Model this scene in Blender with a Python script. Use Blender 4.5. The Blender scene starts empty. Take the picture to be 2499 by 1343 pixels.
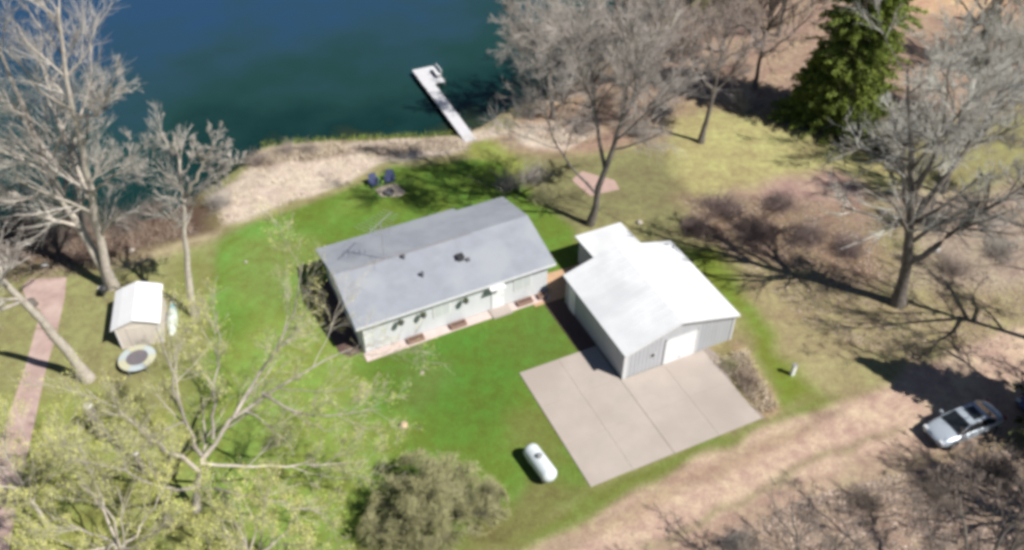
import bpy, math, random
import numpy as np
from mathutils import Vector, Matrix
random.seed(7); rng = np.random.default_rng(11)
S = bpy.context.scene
COL = S.collection
# ---------------------------------------------------------------- survey of the site
CX, CY, FPX, TH, CH = 1249.5, 671.5, 2100.0, math.radians(42), 40.0
cT, sT = math.cos(TH), math.sin(TH)
def ray(x, y):
    u = (x-CX)/FPX; v = (y-CY)/FPX
    return u, cT-v*sT, -sT-v*cT
def at(x, y, z=0.0):
    d = ray(x, y); k = (CH-z)/-d[2]
    return Vector((d[0]*k, d[1]*k, z))
def aty(x, y, Y):
    d = ray(x, y); k = Y/d[1]
    return Vector((d[0]*k, Y, CH+d[2]*k))
SUNV = Vector((-.75, .43, -1.0)).normalized()

# ---------------------------------------------------------------- materials
def lin(c):
    return tuple(((v/255)/12.92 if v/255 <= .04045 else ((v/255+.055)/1.055)**2.4) for v in c)
def hexa(c, k=1.0):
    l = lin(c); return (l[0]*k, l[1]*k, l[2]*k, 1)
def mat(name, c1, c2=None, scale=4.0, rough=.8, detail=4, metallic=0, bump=0, bscale=30, island=0.0, dist=0.0, c3=None, sc3=.4, spec=.5, stretch=None, coat=0):
    m = bpy.data.materials.new(name); m.use_nodes = True
    nt = m.node_tree; N = nt.nodes; Lk = nt.links
    b = N['Principled BSDF']; b.inputs['Roughness'].default_value = rough; b.inputs['Metallic'].default_value = metallic
    b.inputs['Specular IOR Level'].default_value = spec
    if coat: b.inputs['Coat Weight'].default_value = coat
    tc = N.new('ShaderNodeTexCoord'); src = tc.outputs['Object']
    if stretch:
        mp = N.new('ShaderNodeMapping'); mp.inputs['Scale'].default_value = stretch
        Lk.new(src, mp.inputs[0]); src = mp.outputs[0]
    b.inputs['Base Color'].default_value = (*c1[:3], 1)
    if c2:
        n = N.new('ShaderNodeTexNoise'); n.inputs['Scale'].default_value = scale; n.inputs['Detail'].default_value = detail
        n.inputs['Roughness'].default_value = .6; n.inputs['Distortion'].default_value = dist
        Lk.new(src, n.inputs['Vector'])
        r = N.new('ShaderNodeValToRGB'); r.color_ramp.elements[0].position = .35; r.color_ramp.elements[1].position = .68
        r.color_ramp.elements[0].color = (*c1[:3], 1); r.color_ramp.elements[1].color = (*c2[:3], 1)
        Lk.new(n.outputs['Fac'], r.inputs[0]); out = r.outputs[0]
        if c3:
            n3 = N.new('ShaderNodeTexNoise'); n3.inputs['Scale'].default_value = sc3; n3.inputs['Detail'].default_value = 5
            Lk.new(src, n3.inputs['Vector'])
            r3 = N.new('ShaderNodeValToRGB'); r3.color_ramp.elements[0].position = .45; r3.color_ramp.elements[1].position = .65
            Lk.new(n3.outputs['Fac'], r3.inputs[0])
            mx = N.new('ShaderNodeMix'); mx.data_type = 'RGBA'
            Lk.new(r3.outputs[0], mx.inputs[0]); Lk.new(out, mx.inputs[6]); mx.inputs[7].default_value = (*c3[:3], 1)
            out = mx.outputs[2]
        if island:
            g = N.new('ShaderNodeNewGeometry'); hs = N.new('ShaderNodeHueSaturation')
            mr = N.new('ShaderNodeMapRange'); mr.inputs[3].default_value = 1-island; mr.inputs[4].default_value = 1+island
            Lk.new(g.outputs['Random Per Island'], mr.inputs[0]); Lk.new(mr.outputs[0], hs.inputs['Value'])
            Lk.new(out, hs.inputs['Color']); out = hs.outputs[0]
        Lk.new(out, b.inputs['Base Color'])
    if bump:
        nb = N.new('ShaderNodeTexNoise'); nb.inputs['Scale'].default_value = bscale; nb.inputs['Detail'].default_value = 4
        Lk.new(src, nb.inputs['Vector'])
        bp = N.new('ShaderNodeBump'); bp.inputs['Strength'].default_value = bump; bp.inputs['Distance'].default_value = .05
        Lk.new(nb.outputs['Fac'], bp.inputs['Height']); Lk.new(bp.outputs[0], b.inputs['Normal'])
    return m
M = {}
M['bark_pale'] = mat('bark_pale', (.50,.45,.39), (.34,.30,.26), 3, .9, bump=.5, bscale=14, island=.25)
M['twig_pale'] = mat('twig_pale', (.56,.52,.47), (.40,.37,.33), 1.2, .9, island=.35)
M['bark_grey'] = mat('bark_grey', (.17,.15,.13), (.09,.08,.07), 3, .9, bump=.5, bscale=14, island=.2)
M['twig_grey'] = mat('twig_grey', (.48,.44,.40), (.33,.295,.265), .8, .9, island=.35)
M['twig_rose'] = mat('twig_rose', (.42,.35,.31), (.29,.235,.205), .8, .9, island=.35)
M['twig_lichen'] = mat('twig_lichen', (.53,.53,.48), (.40,.37,.33), .6, .9, island=.35)
M['twig_brown'] = mat('twig_brown', (.30,.25,.21), (.20,.16,.14), 1, .9, island=.4)
M['twig_rose_shaded'] = mat('twig_rose_shaded', (.30,.225,.205), (.19,.145,.135), .8, .9, island=.4)  # brush twigs darkened to deepen the wide tree's shadow
M['twig_bud'] = mat('twig_bud', (.52,.49,.38), (.40,.36,.28), .8, .9, island=.3)
M['twig_olive'] = mat('twig_olive', (.45,.44,.24), (.34,.32,.18), .6, .9, island=.4)
M['bud'] = mat('bud', (.70,.68,.22), (.54,.57,.17), .7, .7, island=.4)
M['bud_dull'] = mat('bud_dull', (.36,.37,.15), (.30,.28,.12), .7, .7, island=.4)
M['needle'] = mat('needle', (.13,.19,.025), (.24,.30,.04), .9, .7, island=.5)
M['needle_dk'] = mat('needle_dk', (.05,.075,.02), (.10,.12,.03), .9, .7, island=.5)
M['dead'] = mat('dead', (.72,.62,.48), (.58,.48,.36), 1.5, .9, island=.4)
M['dead_brown'] = mat('dead_brown', (.40,.31,.24), (.28,.21,.17), 1.5, .9, island=.4)
M['litter'] = mat('litter', (.42,.33,.27), (.28,.21,.17), 1, .9, island=.6)
M['green_blade'] = mat('green_blade', (.16,.24,.04), (.24,.27,.06), 1, .8, island=.4)
M['shingle'] = mat('shingle', (.285,.305,.35), (.25,.268,.305), 1.5, .9, detail=8, bump=.4, bscale=40, c3=(.31,.33,.365), sc3=.5)
M['white_metal'] = mat('white_metal', (.73,.745,.76), (.66,.675,.695), .7, .5, detail=6, dist=.6, c3=(.60,.615,.635), sc3=.35)
M['siding'] = mat('siding', (.60,.62,.64), (.55,.57,.59), 2, .6, stretch=(1,1,.2))
M['garage_siding'] = mat('garage_siding', (.46,.475,.50), (.42,.435,.46), 2, .5, stretch=(1,1,.2))
M['white'] = mat('white', (.78,.78,.78), (.70,.70,.70), 3, .5)
M['white_door'] = mat('white_door', (.78,.79,.81), (.74,.74,.76), 1, .5)
M['trim'] = mat('trim', (.62,.63,.64), (.56,.57,.58), 3, .6)
M['glass'] = mat('glass', (.02,.025,.03), rough=.08)
M['dark'] = mat('dark', (.03,.03,.035), (.05,.05,.05), 8, .6)
M['dark_grey'] = mat('dark_grey', (.10,.10,.115), (.14,.14,.15), 8, .6)
M['concrete'] = mat('concrete', (.425,.37,.33), (.375,.33,.295), .7, .9, detail=8, bump=.25, bscale=40, c3=(.36,.31,.275), sc3=.22)
M['stain'] = mat('stain', (.36,.31,.275), (.42,.36,.32), 5, .95)
M['joint'] = mat('joint', (.26,.22,.195), (.30,.255,.225), 3, .95)
M['paver'] = mat('paver', (.42,.30,.27), (.33,.235,.21), 2.0, .9, detail=8, bump=.3, bscale=30, c3=(.48,.36,.32), sc3=.7)
M['paver_rose'] = mat('paver_rose', (.44,.30,.26), (.37,.26,.23), 2.0, .9, detail=8)
M['paver_pale'] = mat('paver_pale', (.62,.50,.47), (.52,.42,.39), 2.5, .9, detail=6)
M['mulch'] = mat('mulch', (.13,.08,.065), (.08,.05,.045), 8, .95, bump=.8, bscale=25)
M['clay'] = mat('clay', (.52,.33,.20), (.44,.29,.18), 2, .95, bump=.3)
M['gravel'] = mat('gravel', (.50,.42,.33), (.40,.33,.26), 6, .95, bump=.5)
M['brick_red'] = mat('brick_red', (.30,.19,.15), (.22,.14,.11), 6, .9)
M['tan_wall'] = mat('tan_wall', (.66,.59,.53), (.61,.55,.49), 2, .7, stretch=(1,1,.2))
M['dock'] = mat('dock', (.62,.62,.64), (.52,.52,.55), 2, .7, stretch=(1,6,1))
M['steel'] = mat('steel', (.45,.45,.46), (.4,.4,.4), 6, .4, metallic=.5)
M['cyan'] = mat('cyan', (.03,.38,.52), (.03,.33,.45), 3, .4)
M['aqua_white'] = mat('aqua_white', (.66,.74,.72), (.60,.70,.68), 1, .4)
M['pale_yellow'] = mat('pale_yellow', (.52,.50,.32), (.46,.46,.36), 1.3, .6)
M['pale_blue'] = mat('pale_blue', (.45,.50,.50), (.40,.46,.48), 1.3, .6)
M['mat_grey'] = mat('mat_grey', (.13,.12,.135), (.17,.15,.16), 3, .8)
M['navy'] = mat('navy', (.035,.05,.13), (.05,.06,.12), 5, .7)
M['tank'] = mat('tank', (.66,.72,.75), (.60,.66,.69), 1.5, .35)
M['paint_car'] = mat('paint_car', (.48,.54,.61), (.46,.52,.59), 1, .3, metallic=.35, coat=.6)
M['paint_navy'] = mat('paint_navy', (.03,.05,.15), (.035,.055,.16), 1, .3, metallic=.3, coat=.6)
M['tyre'] = mat('tyre', (.02,.02,.02), (.03,.03,.03), 5, .9)
M['rim'] = mat('rim', (.4,.4,.42), (.35,.35,.36), 5, .35, metallic=.7)
M['lamp_red'] = mat('lamp_red', (.35,.02,.02), (.3,.02,.02), 5, .2)
M['lamp_clear'] = mat('lamp_clear', (.6,.62,.65), (.55,.57,.6), 5, .15)
M['stone'] = mat('stone', (.42,.38,.34), (.34,.30,.27), 4, .9, bump=.4)
M['wood_cut'] = mat('wood_cut', (.60,.45,.30), (.50,.36,.24), 5, .8)
M['wood_pale'] = mat('wood_pale', (.62,.60,.57), (.5,.48,.46), 5, .8)

# ---------------------------------------------------------------- mesh helpers
class MB:
    def __init__(s): s.v = []; s.f = []
    def add(s, vs, fs):
        n = len(s.v); s.v += [tuple(p) for p in vs]; s.f += [tuple(i+n for i in f) for f in fs]; return s
    def box(s, x0, x1, y0, y1, z0, z1):
        return s.add([(x0,y0,z0),(x1,y0,z0),(x1,y1,z0),(x0,y1,z0),(x0,y0,z1),(x1,y0,z1),(x1,y1,z1),(x0,y1,z1)],
                     [(3,2,1,0),(4,5,6,7),(0,1,5,4),(1,2,6,5),(2,3,7,6),(3,0,4,7)])
    def slab(s, pts, t, up=Vector((0,0,1))):
        n = len(pts); a = [Vector(p) for p in pts]; b = [p-up*t for p in a]
        return s.add(a+b, [tuple(range(n)), tuple(range(2*n-1, n-1, -1))]+[(i, i+n, (i+1) % n+n, (i+1) % n) for i in range(n)])
    def tube(s, p, q, r0, r1=None, n=8):
        r1 = r0 if r1 is None else r1
        p = Vector(p); q = Vector(q); d = (q-p).normalized()
        a = d.orthogonal().normalized(); b = d.cross(a)
        vs = []
        for c, r in ((p, r0), (q, r1)):
            for i in range(n):
                t = 2*math.pi*i/n; vs.append(c+a*math.cos(t)*r+b*math.sin(t)*r)
        return s.add(vs, [(i, (i+1) % n, (i+1) % n+n, i+n) for i in range(n)]+[tuple(range(n-1, -1, -1)), tuple(range(n, 2*n))])
    def lathe(s, prof, c=(0,0,0), n=20, axis='z'):
        c = Vector(c); vs = []; k = len(prof)
        for r, z in prof:
            for i in range(n):
                t = 2*math.pi*i/n
                v = Vector((r*math.cos(t), r*math.sin(t), z)) if axis == 'z' else (Vector((z, r*math.cos(t), r*math.sin(t))) if axis == 'x' else Vector((r*math.cos(t), z, r*math.sin(t))))
                vs.append(c+v)
        fs = [(j*n+i, j*n+(i+1) % n, (j+1)*n+(i+1) % n, (j+1)*n+i) for j in range(k-1) for i in range(n)]
        return s.add(vs, fs+[tuple(range(n-1, -1, -1)), tuple(range((k-1)*n, k*n))])
    def build(s, name, m, parent=None, smooth=False, bevel=0):
        me = bpy.data.meshes.new(name); me.from_pydata([tuple(v) for v in s.v], [], s.f); me.materials.append(m); me.update()
        if smooth: me.shade_smooth()
        o = bpy.data.objects.new(name, me); COL.objects.link(o)
        if parent: o.parent = parent
        if bevel:
            b = o.modifiers.new('bevel', 'BEVEL'); b.width = bevel; b.segments = 2; b.limit_method = 'ANGLE'
        return o
def tag(o, label, cat, group=None):
    o['label'] = label; o['category'] = cat
    if group: o['group'] = group
    return o
def thing(name, loc, rz, label, cat, group=None):
    o = bpy.data.objects.new(name, None); COL.objects.link(o); o.location = loc; o.rotation_euler = (0,0,rz)
    o.empty_display_size = .3
    return tag(o, label, cat, group)
def struct(o, kind='structure'):
    o['kind'] = kind; return o
def np_mesh(name, V, F, m, parent=None, smooth=False, loc=None):
    me = bpy.data.meshes.new(name); V = np.asarray(V, np.float32); F = np.asarray(F, np.int32)
    k = F.shape[1]
    me.vertices.add(len(V)); me.vertices.foreach_set('co', V.ravel())
    me.loops.add(F.size); me.loops.foreach_set('vertex_index', F.ravel())
    me.polygons.add(len(F)); me.polygons.foreach_set('loop_start', np.arange(0, F.size, k, dtype=np.int32))
    me.polygons.foreach_set('loop_total', np.full(len(F), k, np.int32))
    if smooth: me.polygons.foreach_set('use_smooth', np.ones(len(F), bool))
    me.materials.append(m); me.update(calc_edges=True); me.validate()
    o = bpy.data.objects.new(name, me); COL.objects.link(o)
    if parent: o.parent = parent
    if loc is not None: o.location = loc
    return o

# ---------------------------------------------------------------- terrain
WL = -.8
SHORE_PX = [(-900,470),(-300,520),(0,560),(150,562),(300,545),(400,530),(470,480),(540,440),(600,400),(640,362),(750,348),(900,338),(1000,336),(1120,330),(1180,308),(1230,272),(1300,250),(1400,200),(1500,125),(1600,60),(1700,0),(1800,-110),(2100,-300)]
SH = np.array([at(x, y, WL)[:2] for x, y in SHORE_PX])
LAKE = np.vstack([SH, [[300, 400]], [[-400, 400]], [[-400, SH[0][1]]]])
def inside(P, poly):
    x, y = P[:,0], P[:,1]; r = np.zeros(len(P), bool); n = len(poly); j = n-1
    for i in range(n):
        xi, yi = poly[i]; xj, yj = poly[j]
        c = ((yi > y) != (yj > y)) & (x < (xj-xi)*(y-yi)/((yj-yi) if yj != yi else 1e-9)+xi)
        r ^= c; j = i
    return r
def pdist(P, poly, closed=True):
    d = np.full(len(P), 1e9); n = len(poly)
    for i in range(n if closed else n-1):
        a = poly[i]; b = poly[(i+1) % n]; ab = b-a
        t = np.clip(((P-a)@ab)/max(ab@ab, 1e-9), 0, 1)
        d = np.minimum(d, np.linalg.norm(P-(a+t[:,None]*ab), axis=1))
    return d
_k = [(rng.normal(size=2), rng.uniform(0, 6.28)) for _ in range(40)]
def snoise(P, sc, off=0):
    r = np.zeros(len(P))
    for i in range(8):
        k, ph = _k[(i+off) % 40]; k = k/np.linalg.norm(k)*(1+i*.35)
        r += np.sin(P@k/sc*2+ph+3*off)*(1/(1+i*.25))
    return r/3.2
def zterr(P):
    P = np.atleast_2d(np.asarray(P, float))
    d = pdist(P, SH, False); ins = inside(P, LAKE)
    z = np.where(ins, WL-.08-d*.10, WL+.06+(0-WL-.06)*np.clip(d/4.0, 0, 1)**.7)
    return np.maximum(z, -4) + np.where(~ins & (d > 2), .012*snoise(P, 5), 0)
def zt(x, y): return float(zterr([[x, y]])[0])
def on(x, y):
    p = at(x, y, 0); z = zt(p.x, p.y)
    for _ in range(4): p = at(x, y, z); z = zt(p.x, p.y)
    return Vector((p.x, p.y, z))

def PX(pts, z=0): return np.array([at(x, y, z)[:2] for x, y in pts])
def C(r, g, b, k=.62): l = lin((r, g, b)); return np.array([l[0]*k, l[1]*k, l[2]*k])
# real ground covers: outline, colour of the material, softness of its edge in metres, wobble in metres
LAWN = PX([(528,600),(560,575),(640,540),(700,522),(780,488),(880,448),(960,410),(1060,398),(1150,388),(1215,395),(1262,440),(1400,560),(1440,700),(1440,1188),(1330,1260),(1240,1330),(1150,1343),(860,1343),(600,1320),(500,1200),(490,1000),(505,850),(520,700)])
ROAD = PX([(1150,1460),(1320,1343),(1450,1262),(1600,1180),(1800,1080),(1920,1025),(2060,985),(2180,925),(2330,860),(2499,790),(2700,720),(2900,640),(3100,800),(2750,950),(2499,1060),(2250,1130),(2080,1190),(1900,1270),(1760,1343),(1600,1460)])
BANK = PX([(530,480),(600,420),(650,370),(760,352),(1000,340),(1110,335),(1180,312),(1240,276),(1310,250),(1380,235),(1450,240),(1450,330),(1380,380),(1300,370),(1260,335),(1210,345),(1150,350),(1140,375),(1060,390),(950,402),(870,440),(780,482),(690,518),(600,550),(540,560)], -.4)
PAINT = [
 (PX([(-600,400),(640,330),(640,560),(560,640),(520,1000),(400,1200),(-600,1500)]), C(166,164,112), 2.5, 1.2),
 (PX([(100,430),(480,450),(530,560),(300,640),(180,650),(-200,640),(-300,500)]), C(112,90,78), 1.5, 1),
 (PX([(430,650),(520,620),(520,1000),(470,1010),(400,950),(420,850)]), C(150,156,90), 1.5, .8),
 (PX([(-600,1000),(480,960),(500,1343),(400,1600),(-800,1600)]), C(160,166,92), 2.0, 1.5),
 (PX([(280,660),(520,590),(540,560),(500,570),(400,600),(280,640)]), C(200,184,150), .8, .4),
 (PX([(1150,340),(1300,240),(1700,40),(2000,-60),(2400,-60),(2700,0),(2700,200),(2200,330),(1700,250),(1650,320),(1330,420)]), C(190,162,140), 2.5, 1.5),
 (PX([(2130,30),(2320,-60),(2800,-100),(2700,130),(2500,60),(2380,40)]), C(226,190,156), 1.2, .8),
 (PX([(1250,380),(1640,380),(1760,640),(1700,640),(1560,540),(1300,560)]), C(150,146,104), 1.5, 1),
 (PX([(1640,300),(1760,270),(1880,310),(2000,345),(2180,380),(2170,430),(2000,440),(1850,470),(1720,480),(1650,420)]), C(196,188,132), 1.0, .8),
 (PX([(1780,470),(1900,435),(2030,410),(2120,450),(2120,560),(1900,560),(1790,530)]), C(196,166,152), 1.0, .7),
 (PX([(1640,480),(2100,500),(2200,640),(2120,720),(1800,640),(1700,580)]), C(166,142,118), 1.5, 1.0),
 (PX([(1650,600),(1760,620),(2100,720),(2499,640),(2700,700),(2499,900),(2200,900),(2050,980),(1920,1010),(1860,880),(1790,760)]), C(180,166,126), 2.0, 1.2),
 (PX([(2180,480),(2700,450),(2700,720),(2400,720),(2250,690)]), C(196,178,158), 2.0, 1.2),
 (PX([(1660,600),(1740,600),(1810,700),(1870,800),(1950,900),(1990,960),(1900,1010),(1860,880),(1800,780),(1700,680)]), C(134,150,62), .9, .5),
 (PX([(1110,345),(1180,330),(1220,360),(1290,400),(1310,500),(1200,430),(1150,385)]), C(166,172,92), .8, .4),
 (BANK, C(240,222,204), .5, .6),
 (PX([(600,400),(650,365),(760,352),(830,350),(860,380),(800,400),(700,400),(640,430)], -.5), C(160,140,122), .6, .6),
 (PX([(870,360),(1110,340),(1140,370),(1000,385),(900,395)], -.4), C(188,172,154), .6, .4),
 (PX([(1230,280),(1310,252),(1420,240),(1420,300),(1300,310)], -.4), C(232,190,156), .6, .5),
 (LAWN, C(119,149,61), .45, .3),
 (PX([(530,600),(640,545),(700,525),(700,600),(600,700),(540,760)]), C(134,170,80), 1.0, .7),
 (PX([(620,700),(900,880),(930,1000),(860,1343),(500,1343),(490,1000)]), C(150,172,84), 2.0, 1.2),
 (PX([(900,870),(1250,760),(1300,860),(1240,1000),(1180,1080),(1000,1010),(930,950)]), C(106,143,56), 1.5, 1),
 (PX([(1290,1130),(1400,1180),(1440,1200),(1300,1343),(1150,1400),(1100,1300),(1230,1230)]), C(138,138,84), 1.2, .8),
 (PX([(1230,1010),(1330,1000),(1400,1120),(1330,1120),(1260,1080)]), C(132,142,74), 1.0, .8),
 (PX([(980,900),(1080,890),(1120,950),(1040,1000),(960,960)]), C(118,144,70), 1.0, .7),
 (PX([(860,1020),(960,1000),(1000,1060),(900,1100)]), C(140,158,78), 1.0, .7),
 (PX([(600,600),(740,560),(800,600),(720,700),(640,760),(590,700)]), C(140,162,84), 1.2, .8),
 (PX([(840,480),(900,450),(1000,430),(1000,450),(900,500),(800,540)]), C(132,162,74), .8, .5),
 (PX([(1320,720),(1420,900),(1280,900),(1200,830)]), C(112,140,60), 1.0, .7),
 (PX([(1440,1190),(1867,1022),(1960,985),(2050,975),(1900,1040),(1700,1130),(1500,1225),(1330,1330),(1250,1343)]), C(134,146,74), .5, .4),
 (ROAD, C(224,195,173), .5, .45),
 (PX([(1310,1343),(1450,1272),(1620,1192),(1820,1090),(1960,1030),(2050,1000),(2060,1015),(1900,1085),(1700,1180),(1480,1290),(1360,1360)]), C(188,164,142), .35, .35),
 (PX([(1500,1420),(1720,1290),(1900,1200),(2100,1120),(2250,1075),(2260,1090),(2100,1140),(1900,1225),(1720,1320),(1530,1440)]), C(196,168,148), .35, .3),
 (PX([(1560,1343),(1800,1210),(2050,1090),(2200,1040),(2210,1050),(2050,1110),(1810,1228),(1590,1350)]), C(176,162,130), .3, .35),
 (PX([(1400,1310),(1700,1145),(1950,1040),(2000,1050),(1750,1160),(1500,1290)]), C(200,172,148), .5, .4),
 (PX([(1560,1430),(1760,1290),(1930,1205),(2180,1135),(2499,1080),(2800,1000),(2800,1600),(1600,1600)]), C(190,166,144), 1.2, .9),
 (PX([(1700,866),(1790,826),(1822,850),(1850,900),(1885,960),(1905,1005),(1868,1022),(1835,985),(1800,930),(1750,885)]), C(196,172,138), .3, .3),
 (PX([(1700,866),(1790,826),(1800,870),(1760,900)]), C(160,152,104), .5, .3),
]
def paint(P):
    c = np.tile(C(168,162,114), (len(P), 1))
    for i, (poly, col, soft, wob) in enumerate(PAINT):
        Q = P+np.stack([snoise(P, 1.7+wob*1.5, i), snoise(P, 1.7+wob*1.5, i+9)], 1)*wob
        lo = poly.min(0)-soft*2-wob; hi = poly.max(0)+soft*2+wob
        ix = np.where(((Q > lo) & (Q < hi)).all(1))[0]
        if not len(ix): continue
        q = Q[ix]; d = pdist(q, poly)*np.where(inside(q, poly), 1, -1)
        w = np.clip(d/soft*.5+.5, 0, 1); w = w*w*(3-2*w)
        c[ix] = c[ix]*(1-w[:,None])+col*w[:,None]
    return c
# ground material: painted tint attribute varied by real patchiness
gm = bpy.data.materials.new('ground_cover'); gm.use_nodes = True
nt = gm.node_tree; N = nt.nodes; LK = nt.links; pb = N['Principled BSDF']; pb.inputs['Roughness'].default_value = .95; pb.inputs['Specular IOR Level'].default_value = .15
ca = N.new('ShaderNodeAttribute'); ca.attribute_name = 'tint'; ca.attribute_type = 'GEOMETRY'
tc = N.new('ShaderNodeTexCoord'); out = ca.outputs['Color']
for sc, lo, hi, hue in ((.35,.84,1.14,.022), (1.6,.80,1.18,.016), (7,.76,1.22,.006), (26,.80,1.2,0)):
    n = N.new('ShaderNodeTexNoise'); n.inputs['Scale'].default_value = sc; n.inputs['Detail'].default_value = 5; n.inputs['Roughness'].default_value = .65
    LK.new(tc.outputs['Object'], n.inputs['Vector'])
    mr = N.new('ShaderNodeMapRange'); mr.inputs[1].default_value = .3; mr.inputs[2].default_value = .7; mr.inputs[3].default_value = lo; mr.inputs[4].default_value = hi
    LK.new(n.outputs['Fac'], mr.inputs[0])
    hs = N.new('ShaderNodeHueSaturation'); LK.new(mr.outputs[0], hs.inputs['Value']); LK.new(out, hs.inputs['Color'])
    if hue:
        mh = N.new('ShaderNodeMapRange'); mh.inputs[1].default_value = .3; mh.inputs[2].default_value = .7; mh.inputs[3].default_value = .5-hue; mh.inputs[4].default_value = .5+hue
        sx = N.new('ShaderNodeSeparateColor'); LK.new(n.outputs['Color'], sx.inputs[0]); LK.new(sx.outputs[0], mh.inputs[0]); LK.new(mh.outputs[0], hs.inputs['Hue'])
    out = hs.outputs[0]
LK.new(out, pb.inputs['Base Color'])
nb = N.new('ShaderNodeTexNoise'); nb.inputs['Scale'].default_value = 12; nb.inputs['Detail'].default_value = 6; LK.new(tc.outputs['Object'], nb.inputs['Vector'])
bp = N.new('ShaderNodeBump'); bp.inputs['Strength'].default_value = .7; bp.inputs['Distance'].default_value = .06
LK.new(nb.outputs['Fac'], bp.inputs['Height']); LK.new(bp.outputs[0], pb.inputs['Normal'])

def make_ground():
    st = .32; X = np.arange(-64, 64, st); Y = np.arange(12, 100, st); nx, ny = len(X), len(Y)
    gx, gy = np.meshgrid(X, Y); P = np.stack([gx.ravel(), gy.ravel()], 1)
    Z = zterr(P); col = paint(P)
    i, j = np.meshgrid(np.arange(nx-1), np.arange(ny-1)); a = (j*nx+i).ravel()
    F = np.stack([a, a+1, a+1+nx, a+nx], 1); fc = P[F].mean(1)
    wob = np.stack([snoise(fc, 2, 3), snoise(fc, 2, 5)], 1)*.3
    reg = np.zeros(len(F), int)
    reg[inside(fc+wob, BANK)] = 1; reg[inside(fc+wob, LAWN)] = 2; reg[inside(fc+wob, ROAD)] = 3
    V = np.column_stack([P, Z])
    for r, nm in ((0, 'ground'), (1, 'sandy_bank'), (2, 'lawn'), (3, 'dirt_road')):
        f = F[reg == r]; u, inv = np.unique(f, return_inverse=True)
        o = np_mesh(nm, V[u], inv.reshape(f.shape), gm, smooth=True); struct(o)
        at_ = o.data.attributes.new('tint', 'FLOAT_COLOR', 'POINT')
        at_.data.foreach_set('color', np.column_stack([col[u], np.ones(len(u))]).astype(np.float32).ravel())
    x0, x1, y0, y1 = X[0], X[-1], Y[0], Y[-1]; B = 900
    q = [(-B,-B),(B,-B),(B,B),(-B,B),(x0,y0),(x1,y0),(x1,y1),(x0,y1)]
    V = [(x, y, 0 if k < 4 else -.02) for k, (x, y) in enumerate(q)]
    V[2] = (B, B, 0); V[3] = (-B, B, -4); V[0] = (-B,-B,0)
    V[6] = (x1, y1, -.02); V[7] = (x0, y1, -4)
    o = np_mesh('outer_ground', V, [(0,1,5,4),(1,2,6,5),(3,0,4,7)], gm); struct(o)
    at_ = o.data.attributes.new('tint', 'FLOAT_COLOR', 'POINT'); at_.data.foreach_set('color', np.tile(np.append(C(150,140,104), 1), (8, 1)).astype(np.float32).ravel())
    # lake
    st = 1.6; X = np.arange(-80, 81, st); Y = np.arange(40, 150, st); gx, gy = np.meshgrid(X, Y); P = np.stack([gx.ravel(), gy.ravel()], 1)
    d = pdist(P, SH, False); nx, ny = len(X), len(Y)
    i, j = np.meshgrid(np.arange(nx-1), np.arange(ny-1)); a = (j*nx+i).ravel(); F = np.stack([a, a+1, a+1+nx, a+nx], 1)
    k = inside(P, LAKE) | (d < 2.5); F = F[k[F].all(1)]
    V = np.column_stack([P, np.full(len(P), WL)])
    n0 = len(V); xm, ym = X[-1], Y[-1]
    ex = np.array([(-80,ym,WL),(xm,ym,WL),(400,900,WL),(-900,900,WL),(-80,50,WL),(-900,50,WL)]); V = np.vstack([V, ex]); d = np.append(d, [80]*6)
    F = np.vstack([F, [[n0,n0+1,n0+2,n0+3],[n0+4,n0,n0+3,n0+5]]])
    u, inv = np.unique(F, return_inverse=True)
    o = np_mesh('lake_water', V[u], inv.reshape(F.shape), water_mat()); struct(o)
    at_ = o.data.attributes.new('offshore', 'FLOAT', 'POINT'); at_.data.foreach_set('value', np.clip(d[u], 0, 80).astype(np.float32))
def water_mat():
    m = bpy.data.materials.new('lake_water'); m.use_nodes = True; nt = m.node_tree; N = nt.nodes; L = nt.links
    b = N['Principled BSDF']; b.inputs['Roughness'].default_value = .09; b.inputs['IOR'].default_value = 1.333
    a = N.new('ShaderNodeAttribute'); a.attribute_name = 'offshore'
    tc = N.new('ShaderNodeTexCoord')
    n = N.new('ShaderNodeTexNoise'); n.inputs['Scale'].default_value = .16; n.inputs['Detail'].default_value = 5; L.new(tc.outputs['Object'], n.inputs['Vector'])
    ma = N.new('ShaderNodeMath'); ma.operation = 'MULTIPLY_ADD'; ma.inputs[1].default_value = 26; ma.inputs[2].default_value = -13; L.new(n.outputs['Fac'], ma.inputs[0])
    ad = N.new('ShaderNodeMath'); ad.operation = 'ADD'; L.new(a.outputs['Fac'], ad.inputs[0]); L.new(ma.outputs[0], ad.inputs[1])
    mr = N.new('ShaderNodeMapRange'); mr.inputs[1].default_value = -2; mr.inputs[2].default_value = 30; L.new(ad.outputs[0], mr.inputs[0])
    r = N.new('ShaderNodeValToRGB'); e = r.color_ramp.elements
    e[0].position = 0; e[0].color = (.022,.034,.020,1); e[1].position = 1; e[1].color = (.017,.054,.112,1)
    for p, c in ((.10,(.005,.026,.024,1)), (.38,(.012,.044,.040,1)), (.68,(.018,.052,.072,1))):
        q = e.new(p); q.color = c
    L.new(mr.outputs[0], r.inputs[0]); L.new(r.outputs[0], b.inputs['Base Color'])
    nb = N.new('ShaderNodeTexNoise'); nb.inputs['Scale'].default_value = 2.2; nb.inputs['Detail'].default_value = 3; L.new(tc.outputs['Object'], nb.inputs['Vector'])
    bp = N.new('ShaderNodeBump'); bp.inputs['Strength'].default_value = .25; bp.inputs['Distance'].default_value = .05
    L.new(nb.outputs['Fac'], bp.inputs['Height']); L.new(bp.outputs[0], b.inputs['Normal'])
    return m
make_ground()

# paved sheets
def sheet(name, px, z, t, m, world=False):
    pts = [Vector(p) for p in px] if world else [at(x, y, z) for x, y in px]
    pts = [Vector((p.x, p.y, z)) for p in pts]
    return struct(MB().slab(pts, t).build(name, m))

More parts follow.
